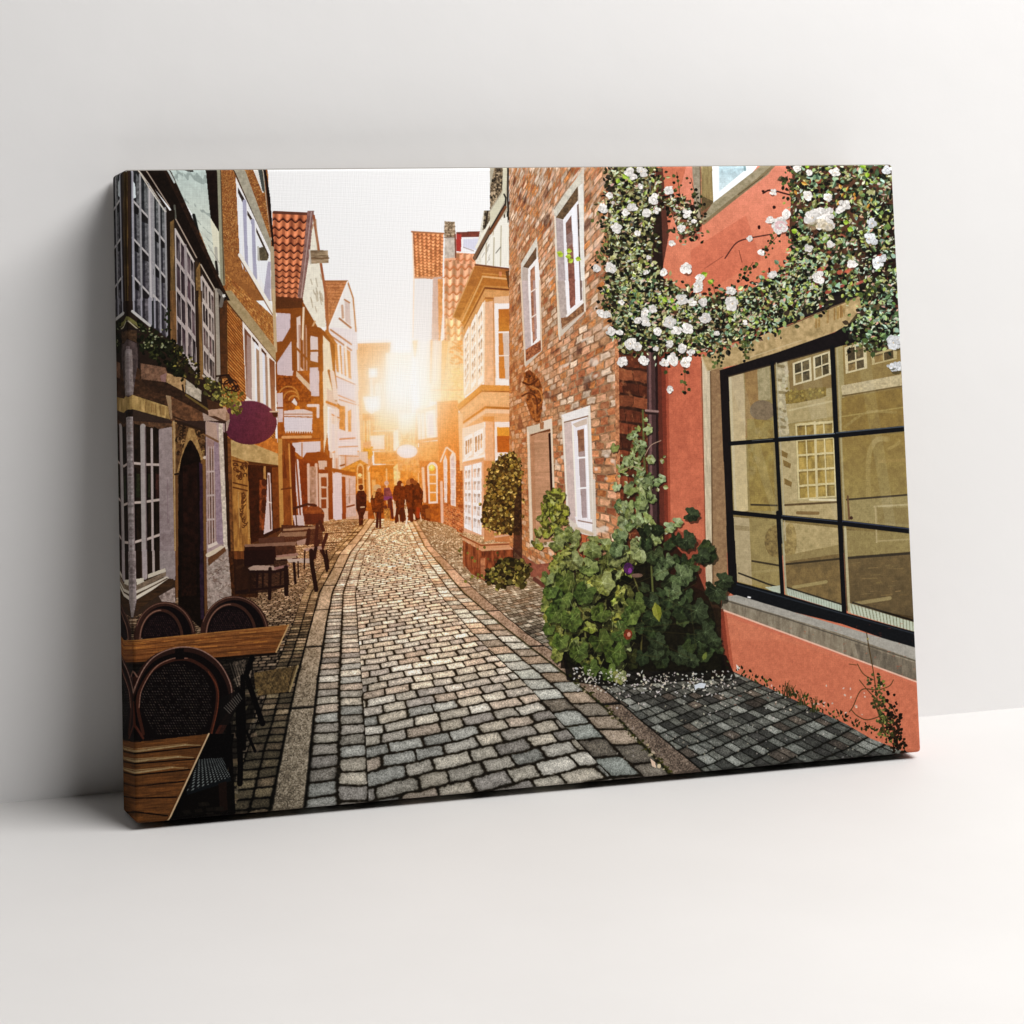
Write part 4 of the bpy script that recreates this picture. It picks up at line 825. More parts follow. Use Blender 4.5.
    for k in range(9): stroke([(425+k*6, 500-k*6), (445+k*5, 520-k*6)], 3, (130, 124, 116), a=.6)
    # chair cut by the fold, lower left
    stroke(curve([(128, 392), (90, 440), (80, 520)]), 8, (60, 34, 26)); stroke(curve([(130, 395), (112, 370), (70, 350)]), 4, (120, 92, 80)); fill([(70, 480), (118, 470), (112, 640), (70, 640)], (16, 10, 10)); stroke([(118, 480), (122, 560), (150, 605)], 7, (80, 42, 30))
    # near bench table of planks
    tb = [(60, 626), (372, 590), (232, 900), (60, 900)]
    fill([(372, 590), (402, 600), (330, 760), (300, 900), (228, 900)], (12, 9, 8))
    fill(tb, (100, 66, 34), n=.3, st=(50, 3))
    ed = [(372, 590), (352, 634), (328, 676), (308, 712), (290, 752), (262, 806), (234, 870), (220, 905)]
    for k in range(1, 8):
        x, y = ed[k]; yl = (626, 660, 694, 733, 772, 812, 858, 905)[k]
        if k < 4:
            stroke([(60, yl-8), (120, yl-10), (x-60, y-10+ (yl-y)*.15), (x-8, y-5)], 9, (172, 152, 118), 2, a=.7); stroke([(90, yl-15), (x-50, y-12)], 3, (200, 184, 152), 1, a=.5)
        stroke([(60, yl), (120, yl-2), (x, y)], 4.2, (20, 12, 7))
    for k in range(70): x = rnd(75, 300); y = rnd(610, 880); stroke([(x, y), (x+rnd(20, 60), y-rnd(3, 9))], rnd(1, 2.6), jc((136, 88, 42) if rnd() < .6 else (62, 36, 18), .2), a=.4)
    fill([(372, 590), (460, 590), (400, 905), (226, 905)], (10, 8, 7)); stroke([(373, 590), (230, 898)], 5, (198, 168, 128)); stroke([(364, 600), (226, 890)], 3, (96, 60, 30))
    # woven stool seat, tubes
    sq = [(340, 676), (420, 672), (446, 738), (296, 790)]
    fill([(296, 790), (446, 738), (448, 752), (300, 806)], (20, 24, 28)); fill(sq, (26, 28, 30))
    quad(sq, lambda s, t: mixc((24, 25, 27), (118, 124, 122), np.clip((np.sin((s*9+t*6)*6.28)*np.sin((t*8-s*2)*6.28))*2.2-.35, 0, .9)))
    fill([(296, 800), (446, 752), (452, 870), (330, 905), (250, 905)], (13, 10, 9)); fill([(405, 760), (432, 752), (436, 850), (410, 858)], (34, 20, 15))
    for k in range(10): x = rnd(280, 420); y = rnd(820, 880); fill([(x, y), (x+24, y-3), (x+30, y+10), (x+4, y+12)], (34, 28, 22), a=.7)

def people():
    V(330, 440, 100)
    B = (112, 54, 16); fill([(270, 840), (960, 800), (960, 850), (280, 900)], (236, 176, 116), a=.18)
    # standing figure with a bag, left
    fill(ell(320, 478, 24, 30, n=14), (122, 60, 22)); fill([(290, 510), (350, 508), (378, 560), (372, 700), (345, 770), (340, 862), (300, 868), (296, 770), (270, 690), (268, 560)], (96, 44, 16), n=.3, ns=4); stroke([(318, 680), (352, 678)], 14, (214, 170, 130)); stroke([(210, 890), (330, 868)], 10, (170, 110, 64), a=.6)
    # couple and dog in the middle
    fill(ell(485, 480, 40, 34, n=16), (226, 170, 110)); fill(ell(505, 510, 26, 28, n=14), (170, 90, 40)); fill([(455, 520), (540, 530), (560, 600), (545, 740), (440, 740), (415, 600)], (128, 62, 16), n=.4, ns=4); fill([(440, 530), (470, 520), (460, 580), (440, 590)], (226, 160, 90)); stroke([(490, 740), (482, 880)], 26, (90, 40, 22)); stroke([(515, 740), (514, 885)], 22, (104, 46, 22)); stroke([(430, 915), (600, 880)], 12, (150, 84, 40), a=.6); stroke([(455, 740), (468, 800)], 12, (240, 206, 160), a=.6)
    fill(ell(580, 434, 22, 26, n=14), (226, 170, 140)); fill([(555, 480), (610, 478), (640, 560), (640, 610), (548, 610)], (150, 78, 70), n=.3); fill([(552, 570), (642, 570), (640, 608), (555, 610)], (150, 76, 110)); stroke([(620, 600), (640, 790)], 24, (110, 50, 30)); stroke([(600, 610), (606, 700)], 22, (120, 60, 34))
    fill(ell(570, 680, 18, 20, n=12), (120, 60, 30)); fill([(552, 700), (610, 690), (620, 820), (560, 820)], (206, 130, 60), n=.4, ns=3); 
    for x in (562, 585, 606): stroke([(x, 800), (x+4, 876)], 12, (226, 160, 100))
    # group at the right
    fill([(660, 470), (720, 430), (760, 470), (790, 440), (850, 440), (900, 440), (955, 520), (945, 640), (925, 800), (880, 820), (810, 810), (770, 820), (720, 830), (680, 830), (690, 700), (640, 560)], (120, 56, 12), n=.4, ns=6)
    for x, y, r, c in ((715, 440, 28, (124, 58, 20)), (805, 425, 26, (200, 116, 60)), (840, 410, 24, (150, 78, 30)), (890, 460, 30, (120, 60, 16)), (740, 450, 14, (230, 160, 100)), (870, 430, 22, (156, 84, 30))): fill(ell(x, y, r, r*1.15, n=14), c)
    fill([(770, 590), (790, 680), (800, 760), (780, 800), (762, 690)], (242, 204, 164)); fill([(850, 740), (868, 760), (876, 810), (855, 806)], (240, 200, 160)); fill([(920, 730), (940, 820), (925, 830)], (240, 200, 160)); fill([(640, 600), (670, 620), (680, 740), (655, 790)], (236, 196, 160)); stroke([(790, 790), (780, 850)], 18, (244, 222, 200)); stroke([(705, 760), (712, 840)], 9, (240, 200, 160))
    fill([(885, 680), (920, 680), (915, 790), (885, 790)], (176, 66, 18)); stroke([(690, 700), (676, 830)], 26, (104, 46, 16)); stroke([(735, 700), (745, 820)], 30, (104, 46, 16)); stroke([(830, 700), (835, 815)], 34, (110, 50, 18)); fill([(930, 660), (1024, 660), (1024, 830), (940, 800)], (140, 70, 20), n=.4); fill([(975, 700), (1024, 690), (1024, 800), (980, 790)], (176, 96, 36), a=.8)
    for k in range(30): fill(ell(rnd(660, 940), rnd(480, 700), rnd(8, 22), rnd(10, 30), n=8), jc((136, 66, 16), .25), a=.5)
# ---------------------------------------------------------------- right-hand houses, window, plants
def brick_wall():
    V()
    pal = [(208, 150, 114), (190, 122, 86), (202, 146, 108), (166, 100, 68), (206, 160, 126), (194, 120, 72), (214, 184, 156), (194, 128, 90)]
    fill([(509, 160), (618, 160), (618, 540), (560, 600), (509, 545)], (150, 90, 66))
    quad([(509, 168), (617, -84), (617, 620), (509, 545)], bricks(17.5, 82, pal, (148, 112, 84), mw=.2, mh=.24, jit=.3, seed=31, rough=.45))
    # pale, streaky top; blotches of old lime
    quad([(509, 168), (617, -84), (617, 420), (509, 430)], lambda s, t: ((206, 186, 172), np.clip((fbm(s*34, t*44, 41, 4)-.5)*3.2, 0, 1)*.6*np.clip(1.5-1.25*t, .25, 1)))
    quad([(509, 168), (617, -84), (617, 620), (509, 545)], lambda s, t: ((228, 210, 192), np.clip((fbm(s*17, t*75, 44, 2)-.72)*9, 0, 1)*.8))
    quad([(509, 168), (617, -84), (617, 420), (509, 430)], lambda s, t: ((70, 44, 36), np.clip((fbm(s*12+2, t*22, 47, 3)-.63)*8, 0, 1)*.55))
    quad([(509, 168), (570, 100), (570, 585), (509, 545)], lambda s, t: ((206, 116, 56), .5*(1-s)*np.clip(t*2.2-.2, 0, 1)))
    # return wall and rain pipe
    fill([(615, 330), (650, 330), (652, 580), (618, 580)], (128, 68, 38))
    quad([(615, 310), (652, 318), (652, 590), (617, 590)], bricks(2.2, 21, [(116, 64, 42), (104, 56, 36), (128, 76, 50), (88, 48, 32)], (66, 40, 28), mw=.04, mh=.2, jit=.3, seed=33, rough=.4))
    fill([(614, 330), (618, 330), (620, 580), (616, 580)], (190, 124, 88), n=.4)
    quad([(616, 310), (652, 318), (652, 590), (618, 590)], lambda s, t: ((176, 120, 80), np.clip((fbm(s*12, t*60, 48)-.62)*6, 0, 1)*.5))

def wall_windows():
    V(490, 160, 120)
    # tall window, top of the wall
    fill([(545, 400), (760, 120), (800, 60), (800, 1024), (560, 1024)], (206, 194, 178), n=.1)
    fill([(540, 420), (770, 110), (775, 215), (560, 490)], (206, 200, 184), n=.12); stroke([(545, 415), (690, 190)], 8, (150, 124, 104))
    fill([(560, 488), (745, 222), (748, 340), (620, 505)], (104, 84, 62), n=.3, st=(5, 5)); fill([(558, 490), (620, 510), (640, 1024), (570, 1024)], (176, 160, 160), n=.12)
    fill([(620, 505), (750, 340), (780, 1024), (640, 1024)], (232, 230, 234)); fill([(642, 540), (690, 470), (722, 1024), (668, 1024)], (120, 92, 84), to=(140, 92, 78), n=.3); fill([(650, 640), (700, 600), (706, 700), (652, 760)], (150, 130, 130), a=.6)
    fill([(740, 380), (756, 370), (780, 1024), (762, 1024)], (116, 98, 92), n=.4); stroke([(708, 420), (743, 1024)], 34, (238, 238, 244)); stroke([(552, 480), (572, 1024)], 14, (226, 214, 196)); fill([(752, 230), (790, 190), (805, 1024), (770, 1024)], (226, 222, 214), n=.06)
    # narrower window
    fill([(262, 880), (400, 650), (420, 1024), (265, 1024)], (206, 196, 182)); fill([(270, 870), (400, 650), (402, 740), (280, 910)], (214, 206, 190), n=.1); fill([(280, 910), (392, 740), (395, 840), (330, 920)], (112, 86, 64), n=.2); fill([(275, 912), (330, 922), (332, 1024), (275, 1024)], (186, 168, 156)); fill([(322, 925), (408, 820), (425, 1024), (324, 1024)], (238, 233, 230)); fill([(342, 940), (380, 895), (384, 1024), (343, 1024)], (164, 112, 88), n=.3)
    V(490, 280, 120)
    fill([(262, 0), (430, 0), (440, 600), (300, 740)], (206, 186, 166)); fill([(272, 0), (330, 0), (350, 570), (300, 590)], (196, 176, 172), n=.1); fill([(322, 0), (425, 0), (425, 505), (350, 575)], (240, 234, 230)); fill([(342, 0), (384, 0), (398, 490), (362, 540)], (164, 112, 88), n=.3, to=(176, 120, 96)); fill([(366, 0), (384, 0), (396, 480), (380, 500)], (176, 150, 148), a=.7)
    for y in (100, 320): stroke([(345, y), (392, y-32)], 10, (232, 214, 200))
    stroke([(262, 0), (298, 720)], 13, (222, 196, 168)); stroke([(422, 0), (436, 590)], 13, (222, 196, 168)); fill([(302, 590), (430, 510), (432, 600), (305, 690)], (158, 96, 64), n=.5, ns=4)
    fill([(560, 0), (800, 0), (806, 260), (800, 280), (610, 470), (580, 480)], (206, 190, 172)); fill([(570, 0), (640, 0), (655, 310), (600, 320)], (182, 164, 156), n=.12); fill([(636, 0), (785, 0), (785, 190), (655, 310)], (240, 236, 238)); fill([(668, 0), (722, 0), (725, 205), (690, 235), (680, 240)], (140, 92, 78), n=.3); fill([(762, 0), (780, 0), (782, 160), (768, 175)], (120, 100, 92)); stroke([(655, 300), (785, 185)], 20, (236, 230, 226))
    fill([(600, 320), (655, 312), (800, 190), (805, 262), (610, 420)], (140, 100, 72), n=.4, ns=4); stroke([(566, 0), (592, 500)], 15, (222, 204, 180)); stroke([(800, 0), (806, 262)], 15, (226, 214, 196)); stroke([(610, 410), (800, 265)], 8, (206, 176, 150), a=.8)
    # stone figure over the door
    fill([(285, 790), (330, 760), (370, 790), (410, 830), (440, 900), (450, 1000), (440, 1100), (420, 1210), (380, 1210), (340, 1140), (300, 1030), (330, 930), (285, 870)], (146, 84, 38), n=.6, ns=5)
    fill([(300, 780), (340, 765), (360, 800), (340, 830), (300, 830)], (112, 62, 28), n=.5); stroke(curve([(280, 870), (340, 890), (400, 850)]), 16, (100, 54, 24)); stroke(curve([(270, 985), (330, 960), (390, 1000), (400, 1120)]), 12, (104, 56, 26)); stroke(curve([(340, 900), (420, 940), (445, 1020)]), 12, (190, 120, 66)); stroke(curve([(350, 1010), (380, 1100), (390, 1190)]), 10, (176, 106, 56))
    V(490, 400, 120)
    # doorway
    fill([(310, 225), (400, 205), (440, 180), (525, 150), (545, 800), (560, 1250), (335, 1250)], (214, 190, 160), n=.12)
    fill([(335, 290), (510, 240), (520, 800), (530, 1200), (365, 1230)], (196, 140, 106), n=.14, st=(60, 6)); fill([(340, 290), (510, 240), (512, 262), (400, 280), (345, 305)], (120, 74, 44)); fill([(495, 280), (512, 270), (530, 800), (520, 1200), (510, 800)], (64, 32, 20)); fill([(345, 310), (375, 300), (390, 1200), (365, 1220)], (176, 118, 86), a=.6)
    stroke([(322, 240), (350, 1230)], 14, (232, 206, 178)); stroke([(518, 165), (542, 800)], 13, (228, 206, 180)); fill([(310, 225), (415, 200), (420, 250), (330, 285)], (210, 190, 164)); fill([(455, 175), (520, 155), (522, 235), (460, 245)], (226, 206, 184)); fill([(420, 190), (455, 180), (455, 240), (425, 248)], (170, 112, 76))
    # lower white window
    fill([(605, 120), (850, 40), (880, 1024), (900, 1200), (700, 1200), (645, 900)], (214, 200, 184)); fill([(608, 125), (850, 42), (850, 120), (625, 185)], (232, 226, 222), n=.05); stroke([(620, 188), (830, 132)], 9, (126, 92, 70)); fill([(625, 195), (690, 180), (740, 1060), (660, 1000)], (206, 182, 174), n=.07); fill([(690, 180), (825, 140), (850, 1100), (740, 1060)], (232, 226, 230)); fill([(740, 255), (795, 240), (822, 1000), (780, 1000)], (140, 96, 70), to=(164, 140, 136), n=.2); fill([(752, 440), (800, 430), (822, 1000), (785, 1000)], (176, 156, 156), a=.75); fill([(700, 200), (822, 150), (824, 200), (730, 230)], (206, 184, 166))
    for y in (490, 750): stroke([(745, y), (815, y-6)], 14, (244, 240, 240))
    stroke([(700, 220), (735, 1050)], 13, (240, 234, 220)); stroke([(812, 220), (845, 1090)], 18, (244, 242, 244)); stroke([(618, 150), (655, 900)], 13, (234, 222, 206)); stroke([(842, 60), (880, 1060)], 18, (226, 216, 202))
    V(530, 480, 210)
    fill([(215, 175), (300, 190), (300, 250), (230, 225)], (236, 230, 232)); stroke([(232, 195), (300, 208)], 6, (150, 120, 110)); stroke([(220, 235), (302, 262)], 14, (206, 180, 150)); fill([(160, 240), (310, 275), (320, 520), (150, 440)], (176, 92, 56), n=.3)
    quad([(120, 240), (330, 290), (330, 560), (125, 480)], bricks(5, 9, [(176, 92, 58), (160, 80, 50), (190, 110, 76)], (120, 76, 56), jit=.3, seed=35)); stroke([(308, 0), (314, 290)], 14, (214, 200, 184))
    fill([(0, 410), (120, 400), (120, 440), (20, 470), (0, 470)], (150, 90, 70), n=.2); stroke([(20, 480), (60, 510), (130, 545)], 20, (110, 66, 52)); stroke([(30, 472), (120, 520)], 7, (170, 120, 96))

def coral_house():
    V()
    fill([(650, 150), (900, 150), (925, 760), (905, 752), (725, 668), (655, 560)], (203, 114, 88), n=.05, ns=40)
    fill([(652, 300), (704, 300), (712, 620), (655, 620)], (190, 100, 76), n=.06, ns=30, to=(199, 110, 84))
    fill([(690, 150), (900, 150), (900, 300), (640, 330)], (224, 134, 112), n=.06, to=(204, 112, 84), ns=30)
    fill([(690, 250), (745, 215), (760, 260), (690, 300)], (186, 92, 70), a=.35)
    V(690, 160, 110)
    fill([(12, 30), (92, 30), (95, 560), (40, 560)], (150, 138, 118), n=.15); stroke([(86, 30), (92, 500)], 9, (96, 82, 62)); fill([(95, 30), (205, 30), (212, 400), (100, 480)], (156, 138, 98), to=(128, 108, 74), n=.2, st=(4, 40)); fill([(100, 330), (205, 380), (200, 430), (95, 560)], (84, 72, 50), a=.7, n=.3)
    fill([(196, 30), (640, 30), (560, 130), (210, 400)], (238, 242, 244)); fill([(262, 30), (510, 30), (505, 90), (265, 290)], (176, 206, 216), n=.14, ns=6, to=(198, 214, 218)); stroke([(262, 30), (265, 290)], 7, (206, 222, 230)); stroke([(500, 40), (502, 90)], 24, (130, 160, 166)); fill([(520, 30), (620, 30), (530, 100)], (226, 232, 238))
    stroke([(300, 100), (500, 40)], 8, (206, 226, 232), a=.7)
    fill([(200, 400), (640, 60), (660, 30), (790, 30), (720, 130), (110, 600), (95, 560)], (150, 138, 112), n=.15, st=(10, 6)); stroke([(770, 50), (640, 165), (120, 585)], 30, (122, 108, 82), a=.8); stroke([(670, 150), (440, 320)], 7, (92, 78, 58))
    fill([(0, 500), (110, 560), (100, 640), (0, 760)], (70, 54, 38), a=.75)
    # ---- big black-framed window with stone surround
    V(710, 330, 210)
    fill([(-50, 160), (60, 160), (82, 1300), (-24, 1300)], (140, 112, 84), n=.12, to=(146, 116, 88)); fill([(-46, 140), (0, 140), (6, 1300), (-24, 1300)], (196, 180, 150), n=.15, st=(4, 30)); stroke([(-2, 200), (10, 1300)], 7, (108, 86, 62)); stroke([(-46, 150), (-28, 1024)], 5, (140, 76, 52))
    fill([(50, 215), (110, 1024), (1000, 1100), (985, 1024), (925, 0), (600, 80)], (116, 98, 56))
    V(690, 260, 110)
    fill([(98, 905), (480, 770), (1024, 560), (1500, 330), (2040, 60), (2040, 290), (1500, 600), (1024, 790), (480, 960), (150, 1030)], (172, 146, 104), n=.22, st=(12, 12)); stroke([(100, 900), (150, 1024)], 12, (196, 176, 134)); stroke([(480, 925), (1024, 745)], 10, (196, 176, 134), a=.6)
    V(795, 260, 110)
    for k in range(16): x = rnd(150, 460); stroke([(x, 520-(x-150)*.35), (x+rnd(-6, 6), 640-(x-150)*.42)], rnd(8, 22), jc((136, 100, 56), .15), a=.45)
    fill([(0, 430), (330, 250), (640, 205), (950, 100), (960, 245), (560, 340), (0, 570), (-400, 730), (-420, 650)], (40, 33, 31), n=.5, st=(30, 5)); stroke([(60, 340), (300, 240), (460, 165)], 34, (164, 80, 62)); stroke([(330, 250), (640, 206)], 10, (124, 112, 104)); stroke([(-100, 620), (560, 345)], 8, (96, 76, 58))
    V(710, 330, 210)
    # through / in the glass
    G = lambda p, c, **k: fill(p, c, **{**k, 'n': k.get('n', 0)*.55})
    G([(80, 225), (300, 160), (325, 900), (110, 890)], (134, 116, 72), n=.2, ns=30); G([(85, 228), (160, 205), (180, 880), (112, 885)], (176, 152, 112), to=(206, 184, 130), n=.14, ns=14); G([(85, 230), (100, 226), (125, 890), (112, 888)], (196, 180, 140))
    G([(165, 205), (240, 180), (235, 430), (168, 530)], (140, 106, 64), n=.25, ns=12); G([(225, 185), (285, 165), (290, 340), (230, 340)], (150, 136, 100), n=.35, ns=10); G(ell(250, 390, 62, 50, n=20), (112, 96, 76), n=.2)
    G([(175, 430), (300, 440), (312, 880), (190, 880)], (138, 114, 58), n=.35, ns=18)
    for k in range(26): fill(ell(rnd(175, 300), rnd(440, 740), rnd(8, 24), rnd(10, 30), n=8), jc((156, 136, 86), .15), a=.3)
    G([(315, 160), (600, 85), (640, 930), (345, 905)], (160, 143, 100), n=.2, ns=30)
    G([(318, 160), (372, 150), (380, 510), (330, 515)], (172, 158, 122), n=.5, ns=6); G([(372, 150), (580, 95), (590, 280), (385, 300)], (122, 100, 60))
    win([(396, 160), (486, 130), (490, 245), (402, 270)], 2, 2, (206, 192, 150), (92, 78, 48), .14, .08); win([(496, 128), (578, 100), (584, 215), (500, 245)], 2, 2, (206, 192, 150), (92, 78, 48), .14, .08)
    G([(362, 300), (560, 275), (560, 320), (500, 345), (365, 360)], (118, 98, 44), n=.6, ns=5)
    for k in range(40): sleaf(rnd(362, 555), rnd(285, 345), rnd(8, 20), rnd(0, 6), jc((126, 106, 50), .3))
    G([(365, 365), (590, 320), (592, 420), (375, 450)], (164, 144, 98), n=.18, ns=10); stroke([(380, 390), (590, 345)], 8, (186, 168, 120)); G([(375, 455), (598, 420), (600, 520), (385, 520)], (146, 124, 76), n=.2)
    for y in (170, 240, 300, 380, 425, 470): stroke([(320, y), (360, y+rnd(0, 20))], 14, (92, 78, 48), a=.6)
    for k in range(16): fill(ell(rnd(325, 370), rnd(170, 500), rnd(6, 14), rnd(6, 16), n=7), jc((206, 196, 160), .1), a=.5)
    G([(330, 530), (410, 520), (420, 820), (352, 840)], (172, 152, 106), n=.25, ns=9); win([(410, 455), (598, 440), (612, 812), (424, 826)], 4, 4.8, (206, 188, 130), (156, 126, 60), .13, .03, None, 3, .1); stroke([(505, 450), (516, 818)], 13, (206, 188, 134))
    for x, y in ((350, 600), (365, 650), (370, 740)): G([(x-15, y-20), (x+24, y), (x+20, y+24), (x-12, y+10)], (116, 92, 46)); 
    G([(350, 830), (612, 828), (640, 930), (350, 905)], (172, 150, 102), n=.25, ns=8); stroke([(360, 852), (610, 838)], 10, (80, 62, 36)); stroke([(420, 890), (520, 892)], 16, (116, 92, 54)); stroke([(480, 826), (606, 828)], 9, (226, 212, 170))
    G([(612, 80), (930, -20), (945, 480), (630, 500)], (128, 106, 60), n=.15, ns=30); G([(612, 80), (640, 72), (655, 500), (632, 500)], (150, 134, 90)); win([(650, 82), (752, 50), (760, 185), (656, 212)], 2, 1.6, (200, 184, 138), (96, 78, 46), .14, .1); win([(775, 44), (900, 0), (905, 140), (782, 170)], 2, 1.6, (176, 156, 106), (100, 80, 46), .14, .1)
    G([(632, 270), (925, 215), (930, 270), (640, 322)], (182, 164, 122), n=.35, ns=5); stroke([(640, 320), (930, 272)], 7, (92, 74, 40)); G([(635, 330), (940, 280), (945, 470), (636, 490)], (124, 100, 48), n=.25, ns=16); stroke([(640, 420), (940, 375)], 7, (150, 126, 70)); stroke(curve([(650, 470), (760, 400), (900, 400)]), 14, (150, 126, 74), a=.5)
    G([(632, 520), (945, 500), (965, 970), (650, 930)], (128, 104, 52), n=.22, ns=22, to=(142, 122, 72)); stroke(curve([(770, 940), (765, 640), (800, 540), (860, 530)]), 26, (152, 128, 76), a=.6); stroke(curve([(860, 580), (900, 560), (920, 540)]), 16, (150, 124, 70), a=.5); stroke([(820, 640), (940, 632)], 16, (156, 124, 70), a=.5)
    G([(655, 825), (968, 800), (978, 960), (660, 935)], (144, 126, 82), n=.15); stroke([(660, 826), (966, 802)], 9, (52, 42, 28)); stroke([(665, 810), (672, 920)], 10, (96, 66, 40)); stroke([(795, 860), (965, 850)], 9, (176, 158, 110)); stroke([(800, 860), (806, 930)], 9, (176, 158, 110)); G([(810, 870), (965, 862), (970, 945), (812, 935)], (128, 110, 68)); stroke([(195, 850), (320, 854)], 9, (50, 40, 22)); fill(ell(682, 915, 9, 9, n=8), (60, 30, 20))
    V(710, 500, 210)
    G([(105, 80), (330, 95), (340, 460), (130, 400)], (140, 120, 74), n=.25, ns=18); G([(108, 80), (185, 88), (200, 415), (125, 395)], (172, 152, 112), n=.15); G([(115, 120), (185, 128), (186, 150), (118, 145)], (132, 112, 80), a=.7); fill(ell(320, 200, 60, 80, n=20), (120, 100, 58), n=.3)
    G([(345, 105), (620, 135), (640, 540), (360, 460)], (168, 146, 98), n=.3, ns=10); fill(ell(385, 200, 32, 90, n=16), (146, 122, 74), n=.3); G([(360, 300), (635, 250), (640, 540), (365, 450)], (108, 88, 52), n=.35, ns=14); G([(360, 270), (630, 215), (632, 260), (362, 300)], (136, 116, 74)); stroke([(365, 312), (632, 285)], 9, (44, 34, 20)); stroke([(200, 296), (330, 318)], 9, (44, 34, 20)); stroke([(205, 350), (330, 340)], 12, (160, 140, 92), a=.5); stroke([(135, 355), (280, 410), (330, 425)], 8, (30, 24, 16))
    stroke([(400, 425), (560, 398)], 16, (166, 146, 96), a=.7); G([(640, 140), (985, 170), (1000, 600), (660, 540)], (100, 82, 50), n=.3, ns=16, to=(84, 68, 42)); G([(655, 145), (975, 160), (980, 250), (660, 275)], (134, 116, 72), n=.15); stroke([(665, 282), (985, 258)], 12, (42, 34, 24)); stroke([(700, 505), (870, 478)], 18, (158, 138, 94), a=.75)
    for k in range(30): x = rnd(680, 960); y = rnd(300, 520); stroke([(x, y), (x+rnd(20, 50), y-3)], rnd(3, 7), jc((122, 102, 64), .2), a=.4)
    stroke([(190, 165), (196, 180)], 2, (0, 0, 0), a=0)
    G([(660, 150), (695, 150), (700, 220), (670, 220)], (120, 96, 60), a=.0)
    G([(800, 30), (965, 50), (968, 120), (806, 110)], (128, 110, 68), a=.5); stroke([(800, 30), (806, 205)], 9, (170, 150, 104)); stroke([(810, 200), (975, 190)], 8, (166, 146, 100), a=.8)
    # pale boards of the inner sill
    G([(260, 425), (335, 415), (340, 455), (300, 445)], (176, 186, 166)); quad([(365, 425), (640, 508), (640, 545), (372, 462)], lambda s, t: mixc((176, 188, 170), (126, 134, 116), ((s*22) % 1 > .78)*.8)); quad([(665, 500), (1000, 600), (1000, 645), (680, 552)], lambda s, t: mixc((182, 190, 168), (122, 122, 100), ((s*20) % 1 > .72)*.9)); stroke([(370, 425), (640, 510)], 7, (30, 26, 18)); stroke([(690, 500), (1000, 592)], 8, (34, 28, 20))
    # frame
    V(710, 330, 210); G([(80, 225), (300, 160), (600, 85), (930, 0), (1000, 1400), (640, 1340), (115, 1220)], (160, 154, 134), a=.2); V(710, 330, 210)
    for p, a in (([(85, 228), (150, 210), (330, 900), (300, 900)], .1), ([(420, 140), (520, 110), (640, 930), (600, 925)], .08), ([(700, 60), (760, 45), (900, 960), (850, 955)], .08)): G(p, (214, 208, 186), a=a)
    FR = (22, 22, 25)
    V(710, 330, 210)
    G([(40, 195), (330, 105), (600, 10), (720, -60), (930, -110), (930, 0), (600, 85), (300, 165), (85, 225)], (30, 24, 25), n=.3); G([(42, 195), (85, 215), (112, 1024), (78, 1024)], (31, 24, 24), n=.2); stroke([(85, 225), (600, 85)], 6, (66, 54, 40))
    for a, b, w in (((298, 160), (345, 1030), 20), ((590, 85), (632, 1030), 26), ((930, 0), (935, 250), 8)): stroke([a, b], w, FR)
    stroke([(318, 160), (362, 1024)], 7, (170, 160, 130), a=.8); stroke([(612, 90), (655, 1024)], 11, (168, 156, 120), a=.75)
    stroke([(92, 552), (600, 512)], 20, FR); stroke([(600, 512), (950, 478)], 27, FR); stroke([(330, 522), (600, 503)], 5, (108, 116, 124)); stroke([(610, 500), (950, 468)], 6, (76, 84, 92)); stroke([(200, 538), (300, 530)], 4, (90, 92, 90))
    stroke([(105, 888), (340, 912)], 20, FR); stroke([(340, 912), (640, 940)], 24, FR); stroke([(640, 940), (980, 980)], 27, FR); stroke([(345, 904), (640, 934)], 4, (70, 78, 92)); stroke([(640, 930), (975, 970)], 5, (64, 72, 92))
    V(710, 500, 210)
    for a, b, w in (((325, 60), (347, 460), 20), ((626, 90), (648, 550), 25)): stroke([a, b], w, FR)
    stroke([(344, 95), (366, 455)], 10, (166, 160, 130), a=.85); stroke([(652, 140), (672, 545)], 14, (182, 172, 134), a=.85); G([(72, 60), (108, 60), (128, 410), (85, 440)], (26, 22, 23))
    G([(78, 385), (125, 398), (340, 455), (640, 545), (1010, 648), (1010, 735), (640, 605), (330, 528), (120, 470), (75, 440)], (23, 25, 29), n=.25); stroke([(125, 410), (1000, 655)], 5, (52, 58, 66)); stroke([(180, 472), (190, 474)], 8, (230, 230, 230))
    # stone sill, coral plinth
    G([(55, 470), (125, 462), (400, 545), (1010, 725), (1012, 890), (560, 720), (48, 535)], (132, 122, 106), n=.4, st=(7, 26)); G([(60, 468), (125, 462), (400, 545), (1010, 725), (1010, 785), (640, 655), (330, 560), (62, 480)], (158, 154, 144), n=.12); stroke([(62, 486), (330, 566), (1010, 790)], 6, (96, 90, 80)); G([(700, 700), (1010, 800), (1012, 885), (720, 780)], (96, 90, 80), a=.5, n=.6, st=(8, 30))
    G([(15, 528), (560, 722), (1012, 892), (1012, 1232), (925, 1220), (96, 828)], (205, 119, 92), n=.06, ns=14, to=(194, 104, 80)); stroke([(50, 532), (560, 722), (1012, 892)], 7, (226, 180, 156))
    for k in range(90): x = rnd(80, 1000); y = rnd(600, 1020); stroke([(x, y), (x+rnd(-6, 14), y+rnd(-3, 6))], rnd(2, 5), (186, 80, 56), a=.35)
    V(690, 640, 230)
    G([(150, 0), (400, 0), (1024, 200), (1030, 510), (950, 500), (800, 440), (560, 300), (175, 120)], (200, 112, 86), n=.05, ns=10)
    V(710, 500, 210)
    G([(15, 528), (560, 722), (1012, 892), (1012, 905), (560, 736), (15, 545)], (202, 112, 88)); stroke([(48, 531), (560, 722), (1012, 892)], 7, (226, 180, 156))
